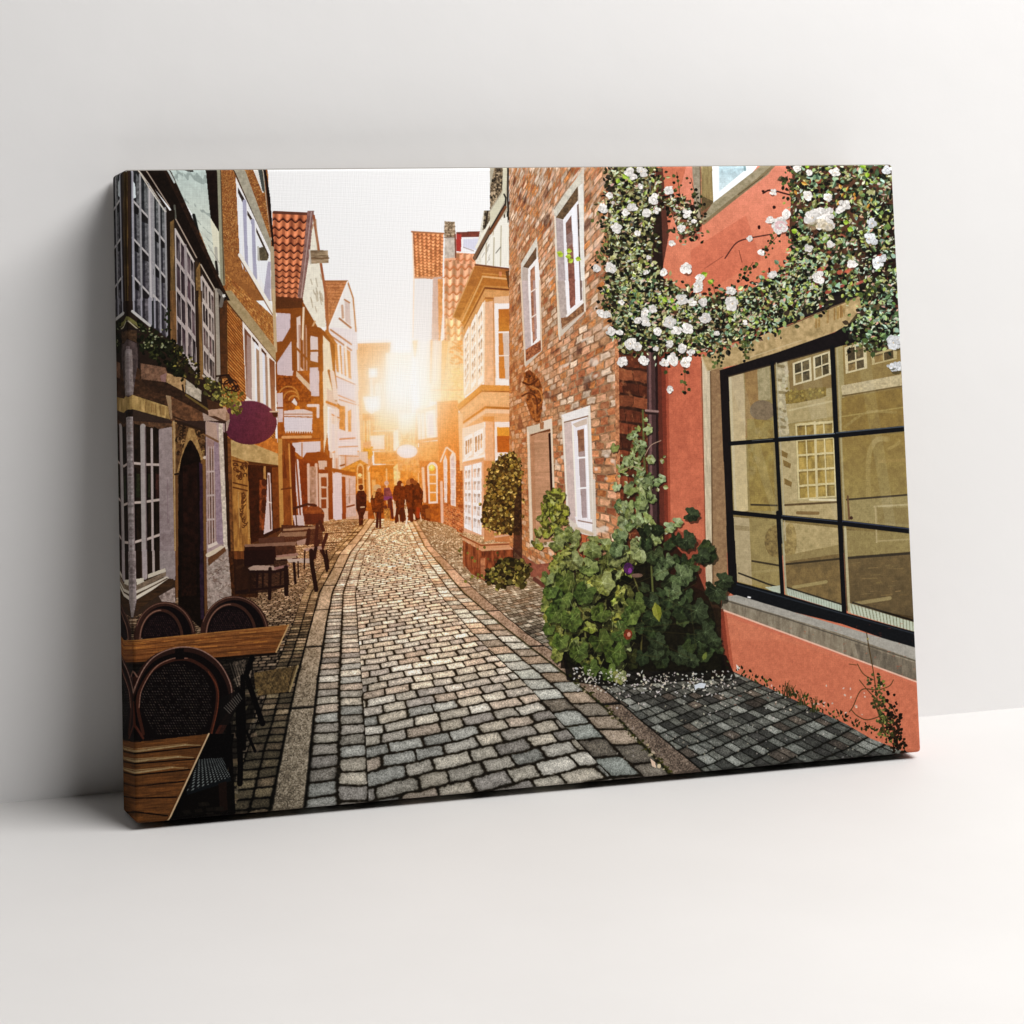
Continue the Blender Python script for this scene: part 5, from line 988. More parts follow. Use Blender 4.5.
    G([(0, 520), (60, 530), (95, 830), (60, 860), (0, 860)], (96, 48, 34), a=.8); G([(40, 540), (75, 550), (110, 820), (80, 830)], (150, 72, 50), a=.5)
    V()
    # rain pipe with its shade
    fill([(654, 330), (664, 330), (668, 560), (658, 560)], (86, 44, 34), a=.85); fill([(660, 340), (667, 340), (670, 540), (664, 540)], (140, 66, 46), a=.55)
    fill([(645.5, 330), (655.5, 330), (658, 545), (648, 545)], (84, 60, 58), to=(74, 52, 52)); fill([(647.5, 335), (650, 335), (652, 545), (649.5, 545)], (116, 88, 86)); fill([(654, 335), (656.5, 335), (659, 545), (656.5, 545)], (50, 32, 30))
    stroke([(645, 410), (657, 411)], 2.2, (150, 120, 114)); stroke([(645, 412.5), (657, 413.5)], 2, (56, 38, 36))
    fill([(655, 168), (662, 168), (668, 235), (656, 300), (650, 320)], (70, 44, 36), a=.8)

def plants():
    G0, G1, G2 = (40, 44, 22), (78, 88, 42), (134, 142, 88)
    V()
    # ---- ivy at the bay
    def bush(poly, n, r, cols, base):
        fill(poly, base, n=.5, ns=8)
        tp = np.array(poly, float); x0, y0 = tp.min(0); x1, y1 = tp.max(0); k = 0
        while k < n:
            x, y = rnd(x0, x1), rnd(y0, y1); c = False
            for i in range(len(tp)):
                (ax, ay), (bx, by) = tp[i], tp[(i+1) % len(tp)]
                if (ay > y) != (by > y) and x < (bx-ax)*(y-ay)/(by-ay)+ax: c = not c
            if not c: continue
            k += 1; q = cols[int(rnd(0, len(cols)-.01))]
            sleaf(x+rnd(-3, 3), y+rnd(-4, 4), r*rnd(.6, 1.4), rnd(0, 6.3), jc(q, .25), jc(tuple(min(255, v*1.4+14) for v in q), .2) if rnd() < .4 else None, .55)
    bush([(488, 470), (500, 456), (514, 450), (521, 470), (521, 530), (514, 532), (508, 534), (492, 530), (482, 524), (482, 505), (487, 490)], 640, 3.2, [(112, 84, 30), (88, 64, 22), (134, 104, 46), (70, 50, 18), (150, 120, 60)], (84, 58, 22))
    fill([(514, 500), (521, 480), (522, 575), (512, 570)], (58, 32, 20), a=.7)
    bush([(488, 574), (496, 562), (508, 556), (524, 560), (530, 574), (522, 584), (500, 586), (486, 582)], 150, 5, [(70, 58, 24), (96, 84, 36), (52, 40, 18), (118, 104, 52)], (54, 42, 18))
    for k in range(26): sleaf(rnd(460, 500), rnd(572, 580) if rnd() < .6 else rnd(545, 560), rnd(2, 4), rnd(0, 6.3), jc((104, 96, 40), .3))
    # ---- climbing rose: dark mass, leaves, flowers
    segs = [([(612, 160), (655, 160), (652, 230), (640, 300), (610, 290), (606, 230)], 1.0),
            ([(606, 290), (650, 270), (700, 300), (745, 290), (740, 340), (700, 352), (660, 352), (618, 345)], 1.0),
            ([(655, 195), (690, 200), (697, 232), (680, 240), (672, 215)], .75),
            ([(735, 300), (790, 262), (800, 225), (830, 300), (780, 322), (745, 345)], 1.0),
            ([(792, 160), (897, 160), (898, 300), (862, 296), (830, 290), (800, 290), (788, 230)], 1.0),
            ([(862, 300), (897, 290), (898, 326), (872, 330)], .8), ([(845, 326), (862, 305), (898, 318), (898, 345), (866, 350)], .9)]
    for p, q in segs: fill(p, (34, 32, 20), a=.7*q, n=.9, ns=7)
    fill([(640, 230), (660, 200), (665, 330), (640, 345), (626, 330)], (28, 22, 18), a=.7, n=.5); fill([(866, 200), (896, 205), (898, 305), (862, 300)], (38, 26, 22), a=.85); fill([(640, 196), (648, 194), (650, 206), (643, 208)], (66, 72, 92), n=.5)
    for k in range(5): x = rnd(640, 655); stroke(curve([(x, 330), (x-8+rnd(-6, 6), 280), (x+rnd(-12, 6), 220), (x+rnd(-10, 8), 175)]), 1.6, (52, 38, 28), a=.7)
    stroke(curve([(650, 300), (700, 310), (760, 318), (820, 282), (895, 262)]), 2.2, (58, 40, 30)); stroke(curve([(790, 195), (770, 190), (762, 193)]), 1.6, (70, 40, 34)); stroke(curve([(724, 258), (735, 243), (748, 238), (770, 234)]), 1.3, (90, 52, 44)); stroke([(704, 268), (722, 256)], .7, (150, 82, 66)); stroke([(741, 262), (738, 250)], .7, (110, 60, 44)); fill(ell(758, 227, 1.6, 2.2, n=8), (60, 24, 22)); fill(ell(773, 207, 1.8, 1.8, n=8), (60, 28, 24)); fill(ell(762, 191, 1.6, 1.4, n=8), (50, 28, 24))
    def hollow(p, n):
        for k in range(n): x, y = inpoly(p); fill(ell(x, y, rnd(2.5, 8), rnd(2, 5), n=9, rot=rnd(0, 3)), jc((172, 92, 72), .12), a=.75)
    def sprays(n, fx, ry, cols, r0, r1):
        for k in range(n):
            x, y = fx(); q = cols[int(rnd(0, len(cols)-.01))]
            sleaf(x, y, rnd(r0, r1)*1.12, rnd(0, 6.3), jc(tuple(v*1.1 for v in q) if sum(q) > 160 else q, .25), jc(tuple(min(255, v*1.35+18) for v in q), .2) if rnd() < .45 else None, rnd(.26, .46))
    def inpoly(p):
        tp = np.array(p, float); x0, y0 = tp.min(0); x1, y1 = tp.max(0)
        while 1:
            x, y = rnd(x0, x1), rnd(y0, y1); c = False
            for i in range(len(tp)):
                (ax, ay), (bx, by) = tp[i], tp[(i+1) % len(tp)]
                if (ay > y) != (by > y) and x < (bx-ax)*(y-ay)/(by-ay)+ax: c = not c
            if c:
                w = 15 if rnd() < .22 else 7
                return x+rnd(-w, w), y+rnd(-w, w)*.9
    warm = [(72, 76, 42), (98, 98, 56), (52, 52, 32), (126, 124, 82), (40, 36, 26), (152, 150, 110), (88, 72, 50)]
    cool = [(60, 78, 52), (40, 50, 36), (90, 114, 88), (32, 34, 26), (78, 96, 54), (120, 142, 120), (132, 148, 92), (66, 52, 40)]
    hollow(segs[3][0], 12); hollow(segs[4][0], 16); hollow(segs[2][0], 5)
    dk = [(34, 34, 20), (46, 46, 26), (26, 24, 16), (58, 56, 34)]
    for s_, n_ in ((0, 420), (1, 480), (2, 80), (3, 300), (4, 480)): sprays(n_, lambda: inpoly(segs[s_][0]), 0, dk, 3, 6.5)
    sprays(1000, lambda: inpoly(segs[0][0]), 0, warm, 2.6, 6); sprays(1150, lambda: inpoly(segs[1][0]), 0, warm+cool[:3], 2.6, 6.2); sprays(160, lambda: inpoly(segs[2][0]), 0, warm, 2, 4.5)
    sprays(640, lambda: inpoly(segs[3][0]), 0, cool+warm[:4], 2.8, 6.5); sprays(950, lambda: inpoly(segs[4][0]), 0, cool+warm[:4], 3, 7.4); sprays(110, lambda: inpoly(segs[5][0]), 0, cool, 3, 7); sprays(150, lambda: inpoly(segs[6][0]), 0, cool, 3, 7)
    sp = [(176, 188, 156), (196, 204, 180), (150, 172, 132), (170, 168, 120), (190, 150, 128)]
    for s_, n_ in ((0, 330), (1, 460), (2, 50), (3, 330), (4, 480), (5, 30), (6, 55)):
        for k in range(n_): x, y = inpoly(segs[s_][0]); sleaf(x, y, rnd(2.2, 5.4), rnd(-1.5, .6)+(3.14 if rnd() < .5 else 0), jc(sp[int(rnd(0, 4.99))], .12), None, rnd(.14, .3))
        for k in range(n_//3): x, y = inpoly(segs[s_][0]); fill(ell(x, y, rnd(1, 3), rnd(1, 2.5), n=8), jc((20, 18, 13), .2), a=.8)
    for k in range(9): x, y = rnd(815, 862), rnd(268, 292); fill(ell(x, y, rnd(2, 6), rnd(1.2, 2.5), n=9, rot=-.4), jc((190, 96, 78), .1), a=.8)
    for s_, n_ in ((0, 40), (1, 60), (3, 50), (4, 70)):
        for k in range(n_): x, y = inpoly(segs[s_][0]); sleaf(x, y, rnd(2.5, 5), rnd(0, 6.3), jc((130, 148, 62), .2), jc((168, 182, 96), .15), .4)
    # ragged sprays leaving the mass
    for x0, y0, x1, y1, n in ((612, 200, 596, 226, 16), (610, 250, 592, 262, 18), (612, 290, 600, 312, 20), (618, 330, 640, 352, 22), (680, 348, 668, 366, 16), (684, 352, 684, 392, 20), (720, 345, 716, 366, 22), (750, 338, 742, 356, 26), (700, 215, 690, 178, 12), (680, 200, 676, 172, 10), (740, 280, 752, 262, 20), (760, 255, 776, 236, 20), (790, 200, 786, 176, 26), (845, 355, 866, 322, 26), (858, 350, 880, 342, 18), (862, 300, 874, 282, 14), (600, 300, 622, 312, 14), (716, 300, 712, 285, 14)):
        stroke([(x0, y0), (x1, y1)], .9, (70, 60, 36), a=.6)
        for k in range(n): t = rnd(); sleaf(x0+(x1-x0)*t+rnd(-5, 5), y0+(y1-y0)*t+rnd(-5, 5), rnd(2.2, 4.8), rnd(0, 6.3), jc((76, 84, 46) if rnd() < .6 else (36, 34, 22), .35))
    for x, y in ((562, 254), (566, 250), (571, 256), (568, 262), (558, 256), (575, 258)): sleaf(x, y, 6, rnd(0, 6.3), (150, 176, 44), (186, 206, 76))
    for x, y in ((622, 174), (618, 178), (662, 297), (672, 305), (668, 300), (700, 276), (712, 283), (805, 168), (864, 168), (866, 172), (796, 232), (842, 222), (846, 228)): sleaf(x, y, rnd(5, 8), rnd(0, 6.3), jc((124, 160, 40), .15), (166, 196, 74))
    for x, y, a in ((838, 200, 1.9), (842, 193, 2.1), (847, 186, 2.0), (854, 196, 1.8), (853, 192, 1.6), (838, 184, 1.2), (868, 203, 2), (871, 198, 2), (793, 190, 1), (800, 182, .4)): sleaf(x, y, rnd(4, 7.5), a, jc((176, 116, 44), .15), jc((208, 158, 84), .15), rnd(.2, .36))
    W = [(629, 172, 5), (641, 171, 5.5), (633, 177, 3.5), (640, 186, 3.2), (668, 190, 4.8), (653, 199, 5.6), (609, 195, 4), (602, 208, 4.6), (631, 207, 5), (625, 212, 4), (646, 213, 5), (656, 210, 4), (616, 227, 5.4), (686, 213, 5.4), (680, 228, 4.2), (693, 221, 2.5), (637, 233, 3.6), (686, 236, 0), (671, 243, 3.4), (648, 257, 2.6), (685, 268, 6.6), (663, 272, 4), (645, 272, 3), (610, 268, 5.6), (596, 268, 4), (699, 278, 5), (621, 302, 3.4), (601, 313, 4.5), (606, 314, 4), (644, 312, 4.6), (652, 308, 4.4), (637, 320, 4), (645, 321, 5), (610, 331, 5.4), (619, 332, 3.4), (657, 331, 4.2), (669, 322, 6.4), (676, 330, 5.4), (687, 328, 5.6), (681, 298, 6.6), (691, 302, 4.4), (702, 302, 5), (697, 286, 5.6), (630, 343, 6.4), (636, 346, 4.6), (622, 361, 5.2), (643, 360, 5.4), (669, 343, 4), (663, 362, 4.8), (672, 358, 6.8), (685, 362, 6), (681, 348, 5), (690, 352, 4), (669, 389, 4), (655, 348, 3), (730, 290, 5), (731, 303, 7), (704, 318, 6), (716, 333, 3), (744, 322, 3), (778, 225, 8.4), (769, 220, 4), (772, 192, 3.6), (785, 214, 5), (807, 195, 5.4), (817, 216, 9), (811, 217, 7), (826, 213, 7), (822, 223, 7), (828, 225, 6), (843, 205, 6.6), (838, 210, 4), (870, 223, 6.2), (868, 238, 6.6), (873, 241, 4), (876, 262, 6.4), (881, 258, 4), (851, 264, 4.6), (829, 244, 4.2), (807, 248, 4.2), (772, 274, 4), (796, 168, 5), (886, 170, 5), (834, 172, 5.2), (808, 172, 3.5), (817, 277, 7), (892, 342, 8), (896, 339, 5), (895, 367, 6.6), (890, 366, 4), (749, 238, 3), (760, 252, 3.6), (827, 197, 4.6)]
    for x, y, r in W:
        if r: rose(x, y, r*1.08, (231, 226, 220) if x < 860 else (220, 222, 224), (196, 186, 176) if x < 860 else (164, 166, 172))
    for k in range(4): stroke(ell(779, 226, 2+k*1.3, 1.8+k*1.1, k*70, k*70+200, 9), .9, (216, 164, 170), a=.8)
    for x, y, r in ((819, 223, 7), (826, 227, 6.5), (811, 226, 6)): fill(ell(x, y, r, r*.7, n=12), (176, 160, 128), a=.55, n=.5)
    for k in range(60): x, y = inpoly(segs[int(rnd(0, 4.99))][0]); fill(ell(x, y, rnd(.8, 2), rnd(.8, 2), n=7), jc((214, 206, 190), .1), a=.8)

def hollyhock():
    V()
    LG, MG, DG = (150, 156, 112), (108, 114, 62), (60, 66, 36)
    # shade of the plant on wall and ground
    fill([(648, 545), (670, 540), (696, 570), (712, 610), (725, 670), (700, 672), (560, 668), (560, 640), (620, 570)], (30, 22, 14), a=.85, n=.3); fill([(560, 640), (725, 655), (735, 678), (600, 686), (566, 680)], (18, 15, 11), a=.8, n=.3); fill([(556, 560), (640, 560), (720, 600), (720, 670), (570, 672), (548, 620)], (30, 28, 16), a=.8, n=.5)
    fill([(655, 520), (700, 540), (708, 600), (660, 600)], (60, 28, 18), a=.35)
    stroke(curve([(655, 650), (650, 560), (644, 470), (642, 410)]), 2, (96, 100, 56)); stroke(curve([(585, 640), (580, 590), (570, 555), (556, 535), (545, 515)]), 1.8, (112, 112, 64)); stroke(curve([(600, 650), (605, 600), (612, 560)]), 1.6, (84, 84, 46)); stroke(curve([(640, 660), (640, 600), (625, 560)]), 1.6, (90, 84, 46))
    # yellow-green spray before the door
    for k in range(64):
        y = rnd(488, 546); x = 553+rnd(-1, 1)*(6+(y-488)*.27)-(y-515)*.05
        lleaf(x, y, rnd(3.5, 7), rnd(.4, 2.8), jc((124, 122, 46) if rnd() < .6 else (88, 88, 36), .25), jc((170, 164, 82) if rnd() < .7 else (196, 190, 130), .15), rnd(.5, .9))
    for k in range(22): y = rnd(490, 544); x = 553+rnd(-1, 1)*(6+(y-488)*.27); fill(ell(x, y, rnd(1.5, 3.5), rnd(1, 2.5), n=8), (70, 62, 30), a=.6)
    for x, y, r in ((563, 533, 11), (556, 543, 9), (572, 535, 9)): lleaf(x, y, r, rnd(.6, 2), MG, LG)
    # lower left mass
    for k in range(105):
        t = k/105; x = 550+rnd(0, 82); y = 552+t*112+rnd(-8, 8)
        if x < 566 and y > 640: continue
        d = rnd(); lleaf(x, y, rnd(5, 11.5), rnd(.2, 2.9), jc((84, 85, 43) if d < .45 else MG if d < .72 else (38, 40, 20) if d < .84 else (136, 140, 64), .25), jc((118, 122, 70) if d < .45 else (176, 186, 130) if d < .62 else (72, 78, 42) if d < .84 else (176, 178, 104), .2), rnd(.5, .95))
    for k in range(46): x = rnd(550, 640); y = rnd(555, 662); fill(ell(x, y, rnd(2, 6), rnd(1.5, 4), n=9, rot=rnd(0, 3)), (20, 20, 10), a=.75)
    for k in range(30):
        t = k/30; x = 562-12*math.sin(t*3.1)+rnd(-4, 6); y = 548+t*112+rnd(-3, 3); lleaf(x, y, rnd(6.5, 10.5), rnd(1.6, 3.0), jc((112, 114, 56), .2), jc((160, 164, 100), .15), rnd(.45, .8))
    for x, y in ((592, 540), (604, 544), (616, 538), (584, 548), (574, 545), (626, 552)): lleaf(x, y, rnd(7, 10), rnd(-2.4, .2), jc((112, 118, 68), .15), jc((164, 170, 122), .12), rnd(.5, .8))
    for x, y, r, a, b in ((564, 580, 14, 1.4, 0), (573, 560, 12, .9, 1), (588, 566, 12, .4, 1), (602, 582, 15, 1.2, 1), (584, 592, 14, 2, 0), (592, 550, 11, .6, 1), (616, 556, 13, 2.5, 1), (562, 598, 13, 1.9, 0), (555, 612, 13, 2.2, 0), (570, 618, 15, 1.3, 0), (600, 640, 15, 1, 0), (622, 632, 15, .4, 0), (614, 652, 15, 1.4, 0), (578, 650, 13, 1.6, 0), (560, 640, 11, 1.8, 0), (590, 667, 11, 1.2, 0), (608, 672, 11, 1.2, 0), (619, 676, 9, 1.5, 1), (636, 602, 13, 1, 0), (630, 615, 12, 2, 0), (600, 612, 12, 2.4, 0), (548, 628, 8, 2, 0), (550, 590, 10, 2, 0), (547, 577, 9, 1.8, 1)):
        lleaf(x, y, r, a, jc(MG if b else (70, 82, 38), .12), jc(LG if b else (112, 126, 70), .1), .85)
    for k in range(60): x = rnd(550, 636); y = rnd(550, 668); stroke([(x, y), (x+rnd(-5, 5), y+rnd(4, 10))], .8, jc((150, 156, 100), .25), .3, a=.6)
    # tall stem with pale leaves
    for x, y, r, a in ((634, 433, 5, 3), (641, 444, 6, .4), (637, 428, 4, 1), (630, 436, 5, 2.8), (647, 430, 6, -.6), (614, 447, 6, 2), (633, 449, 4, 1), (645, 419, 3, 1), (628, 460, 8, 2.8), (650, 459, 6, 1), (622, 468, 6, 2.4), (616, 486, 6, 2), (630, 488, 9, 2.6), (642, 482, 8, .4), (655, 482, 6, .2), (660, 478, 6, .5), (620, 505, 9, 2), (640, 505, 10, 1), (650, 498, 7, .3), (625, 520, 11, 2.6), (645, 518, 8, .6), (618, 535, 9, 2), (640, 548, 16, 1.5), (655, 535, 9, .6), (668, 527, 8, 0), (650, 525, 8, 1), (618, 550, 9, 2.8), (655, 555, 9, 1), (640, 525, 7, 2), (676, 522, 7, 0), (628, 504, 7, 1.5)):
        lleaf(x, y, r, a, jc((118, 130, 84), .15), jc((166, 180, 140) if rnd() < .6 else (140, 150, 76), .12), .8)
    for k in range(34):
        t = k/34; y = 440+t*112; x = 640+rnd(-1, 1)*(9+16*t); lleaf(x, y, rnd(3.5, 6)+5*t, rnd(.2, 2.9), jc((104, 114, 70), .22), jc((150, 162, 118) if rnd() < .6 else (178, 188, 152), .12), rnd(.5, .85))
    for k in range(36): x = rnd(618, 665); y = rnd(425, 545); sleaf(x, y, rnd(3, 6), rnd(0, 6.3), jc((112, 116, 66), .25), jc((170, 176, 132), .15))
    stroke(curve([(642, 470), (632, 466), (620, 470)]), .8, (170, 150, 110)); stroke(curve([(644, 455), (650, 445), (660, 440)]), .8, (170, 140, 120))
    # shaded leaves by the coral wall
    for k in range(56):
        x = rnd(640, 718); y = rnd(515, 660); 
        if x > 690 and y < 545: continue
        lleaf(x, y, rnd(7, 13), rnd(0, 3), jc((46, 54, 32), .3), jc((74, 88, 56), .25), rnd(.6, .95))
    for x, y, r, a, b in ((690, 514, 10, .2, 0), (685, 540, 12, .8, 0), (700, 555, 11, .6, 0), (680, 575, 14, .4, 1), (672, 590, 11, 1, 1), (715, 590, 15, 1.4, 0), (722, 580, 12, .2, 0), (695, 610, 16, 1.2, 0), (704, 632, 13, .8, 0), (712, 640, 10, .4, 0), (678, 655, 12, 1, 0), (655, 650, 12, 2, 0), (690, 660, 10, .6, 0), (660, 570, 12, 2, 1), (650, 600, 11, 1, 0), (656, 640, 10, 1, 0), (666, 560, 9, 1, 1)):
        lleaf(x, y, r, a, (78, 90, 60) if b else (48, 56, 36), (124, 136, 100) if b else (84, 96, 68), rnd(.7, .95), 7)
    sleaf(654, 602, 20, 1.35, (116, 120, 44), (140, 142, 62), .28); sleaf(702, 660, 9, -1.2, (110, 120, 60), None, .3)
    fill(ell(627.5, 568, 5, 6, n=14), (80, 40, 84), n=.4); fill(ell(629, 570, 2, 3, n=8), (130, 66, 140)); fill(ell(627, 634, 4.5, 5.5, n=12), (120, 56, 36), n=.4); fill(ell(628, 634, 1.8, 2.4, n=8), (206, 140, 116)); fill(ell(636, 575, 6, 2.2, n=10), (120, 96, 84))
    for k in range(16): stroke([(rnd(560, 700), rnd(560, 660)), (rnd(560, 700), rnd(560, 660))], .7, (92, 84, 44), a=.35)
    # petals, moss and weeds on the stones
    for k in range(300):
        x = rnd(572, 735); y = 676+rnd(0, 1)**2*16+(abs(x-655)*-.05 if x < 655 else 0)+rnd(-6, 6)
        if x < 600: y += (x-600)*.25+4
        fill(ell(x, y, rnd(.5, 1.6)*(1.5 if rnd() < .12 else 1), rnd(.4, 1.1), n=7, rot=rnd(0, 3)), jc((204, 198, 186), .16), a=.85)
    for k in range(200): x = rnd(610, 880); y = rnd(685, 760); fill(ell(x, y, rnd(.6, 1.6), rnd(.5, 1.1), n=6, rot=rnd(0, 3)), jc((206, 198, 184), .15), a=.75 if y < 715 else .4)
    fill([(693, 685), (699, 682.5), (705, 683.5), (703, 688), (697, 687.5), (694, 690)], (206, 212, 220)); fill([(735, 664), (739, 668), (736, 671)], (220, 214, 206))
    for k in range(150):
        t = rnd(); x = 726+t*178; y = 668+t*80+rnd(-7, 3); sleaf(x, y, rnd(2, 5), rnd(-2.6, -.5), jc((42, 46, 22), .35), jc((92, 100, 44), .2) if rnd() < .3 else None, .3)
    for cx, cy in ((790, 690), (800, 697), (812, 704), (786, 688)):
        for k in range(7): stroke([(cx+rnd(-5, 5), cy+8), (cx+rnd(-5, 5), cy-rnd(2, 8))], 1.1, jc((56, 60, 30), .2), .4)
    for k in range(70): t = rnd(); x = 566+t*106; y = 672+t*104+rnd(-3, 3); fill(ell(x+rnd(-2, 6), y, rnd(.8, 2.2), rnd(.7, 1.8), n=7), jc((66, 66, 28) if rnd() < .7 else (176, 158, 130), .25), a=.8)
    fill([(649, 758), (654, 762), (655, 768), (651, 766)], (226, 196, 170)); fill(ell(658, 766, 2, 2.4, n=8), (216, 196, 160))
    # wiry weed against the plinth
    BR = (84, 66, 38)
    for p, w in (([(865, 632), (868, 650), (872, 672), (876, 700), (884, 735)], 1.1), ([(872, 680), (862, 674), (856, 664)], .9), ([(874, 690), (860, 690), (852, 706), (848, 712)], 1), ([(876, 700), (866, 690), (858, 680)], .9), ([(880, 716), (866, 720), (856, 716), (850, 710)], 1), ([(878, 690), (888, 686), (892, 680)], .9), ([(882, 700), (890, 706), (894, 714)], 1), ([(884, 735), (878, 715), (872, 700)], 2), ([(855, 665), (848, 664)], .6)):
        stroke(curve(p), w, BR)
    for k in range(60): t = rnd(); x = 872+t*16+rnd(-7, 7); y = 674+t*68+rnd(-5, 5); sleaf(x, y, rnd(2, 5), rnd(0, 6.3), jc((52, 56, 30) if rnd() < .7 else (104, 106, 56), .3))
    for k in range(150): t = rnd()**.6; sleaf(884+t*14+rnd(-9, 9)*(1-t*.3), 694+t*56+rnd(-5, 5), rnd(2, 5), rnd(0, 6.3), jc((40, 28, 16), .4))
    for k in range(60): t = rnd(); x = 872+t*16+rnd(-7, 7); y = 674+t*68+rnd(-5, 5); sleaf(x, y, rnd(2, 4.5), rnd(0, 6.3), jc((66, 70, 38), .35), jc((120, 122, 66), .2) if rnd() < .3 else None)
    sleaf(866, 640, 2.6, -1.2, (150, 140, 80))

def soft(a, r):
    """box blur, twice"""
    for _ in range(2):
        for ax in (0, 1):
            p = np.concatenate([np.repeat(a.take([0], ax), r+1, ax), a, np.repeat(a.take([-1], ax), r, ax)], ax)
            c = np.cumsum(p, ax, dtype=np.float64); n = a.shape[ax]
            a = ((c.take(range(2*r+1, 2*r+1+n), ax)-c.take(range(n), ax))/(2*r+1)).astype(np.float32)
    return a

def glow():
    """sunburst printed at the end of the street, light bleeding over the houses round it"""
    px, py = xy2(GX+.5, GY+.5)
    d = np.hypot((px-402)*1.12, (py-388)*.92)
    f = IMG/255.0
    w1 = np.clip(np.exp(-(d/50)**2)*1.1, 0, 1)[..., None]; w0 = np.clip(np.exp(-(d/120)**2), 0, 1)[..., None]
    f = f*(1-w0*.7)+soft(f, 1)*w0*.7; f = f*(1-w1)+soft(f, 7)*w1
    e = np.hypot((px-408)/1.25, (py-430))
    a = np.clip(np.exp(-(d/47)**2)*.96, 0, 1)[..., None]; b = (np.exp(-(d/96)**2)*.43)[..., None]; c = (np.exp(-(e/105)**2)*.32)[..., None]
    f = 1-(1-f)*(1-c*np.float32([1.0, .45, .06])); f = 1-(1-f)*(1-b*np.float32([1.0, .66, .25])); f = 1-(1-f)*(1-a*np.float32([1.0, .98, .94]))
    w = np.exp(-(np.hypot((px-410)/1.1, py-440)/120)**2)[..., None]*np.clip((1-f.mean(2, keepdims=True))*2.2, 0, 1)
    f = f*(1-w*np.float32([-.10, .05, .16]))
    IMG[:] = np.clip(f*255, 0, 255)

def finish():
    f = nz(2.2, 60); g = nz(9, 61)
    k = np.clip((244-IMG.mean(2))/120, 0, 1)
    IMG[:] = IMG*(1+k*(.19*f+.14*g))[..., None]
    # print profile: a touch less chroma, deeper shadows
    lum = (IMG@np.float32([.3, .59, .11]))[..., None]
    IMG[:] = lum+(IMG-lum)*.9
    t = IMG/255; IMG[:] = 255*np.clip(t-.035*np.sin(np.clip(t, 0, 1)*6.283)*(t < .5)*1.2-.012*(1-t), 0, 1)*.985
    # paper grain of the canvas : threads both ways
    A = fbm(GX/26, GY/9, 71, 2); B = fbm(GX/9, GY/26, 72, 2); ph = fbm(GX/40, GY/40, 73, 2)*9
    wv = np.clip(A*2.6-.8, 0, 1)*np.cos(GY*6.283/5.4+ph*.6)+np.clip(B*2.6-.8, 0, 1)*np.cos(GX*6.283/5.8+ph*.6)
    IMG[:] = np.clip(IMG*(1+.017*wv)[..., None]-.5, 3, 250)

def paint():
    paint_sky(); ground(); far_end(); right_far(); right_street(); left_far(); timber_house(); bay()
    brick_house(); white_house(); seats_far(); seats_near(); glow(); people(); brick_wall(); wall_windows(); coral_house(); plants(); hollyhock(); finish()
    return IMG
# ---------------------------------------------------------------- the scene
import bpy, bmesh
from mathutils import Matrix, Vector

SC = bpy.context.scene
COL = SC.collection
K = 0.6                                           # the canvas is 0.6 m high
CAM = dict(f=2454.3081, x=-1.3891*K, y=-3.938*K, z=1.0946*K, yaw=0.3437, pp=112.94)
WID, HEI, DEP, LEAN, RZ, GAP = 1.3297*K+.0028, K, 0.1104*K, 0.1064, -0.0236, 0.0255*K

def tag(o, label=None, cat=None, kind=None):
    if label: o['label'] = label
    if cat: o['category'] = cat
    if kind: o['kind'] = kind

def nodes(name):
    m = bpy.data.materials.new(name); m.use_nodes = True
    nt = m.node_tree; b = nt.nodes['Principled BSDF']
    return m, nt, b

def print_material():
    px = paint()
    img = bpy.data.images.new('street_print', TW, TH, alpha=False)
    buf = np.ones((TH, TW, 4), np.float32); buf[..., :3] = np.clip(px[::-1]/255.0, 0, 1)
    img.pixels.foreach_set(buf.ravel()); img.update(); img.pack()
    m, nt, b = nodes('printed_canvas')
    t = nt.nodes.new('ShaderNodeTexImage'); t.image = img; t.interpolation = 'Linear'; t.extension = 'EXTEND'
    nt.links.new(t.outputs['Color'], b.inputs['Base Color'])
    b.inputs['Roughness'].default_value = .85; b.inputs['Specular IOR Level'].default_value = .06
    # woven threads, in the canvas's own coordinates
    tc = nt.nodes.new('ShaderNodeTexCoord')
    hs = []
    for d in ('X', 'Y'):
        w = nt.nodes.new('ShaderNodeTexWave'); w.bands_direction = d; w.inputs['Scale'].default_value = 145
        w.inputs['Distortion'].default_value = 3.0; w.inputs['Detail'].default_value = 2; w.inputs['Detail Scale'].default_value = .35
        mp = nt.nodes.new('ShaderNodeMapping'); mp.inputs['Scale'].default_value = (WID/HEI, 1, 1)
        nt.links.new(tc.outputs['UV'], mp.inputs['Vector']); nt.links.new(mp.outputs['Vector'], w.inputs['Vector']); hs.append(w)
    ad = nt.nodes.new('ShaderNodeMath'); ad.operation = 'ADD'
    nt.links.new(hs[0].outputs['Fac'], ad.inputs[0]); nt.links.new(hs[1].outputs['Fac'], ad.inputs[1])
    bp = nt.nodes.new('ShaderNodeBump'); bp.inputs['Strength'].default_value = .18; bp.inputs['Distance'].default_value = .0006
    nt.links.new(ad.outputs[0], bp.inputs['Height']); nt.links.new(bp.outputs['Normal'], b.inputs['Normal'])
    return m

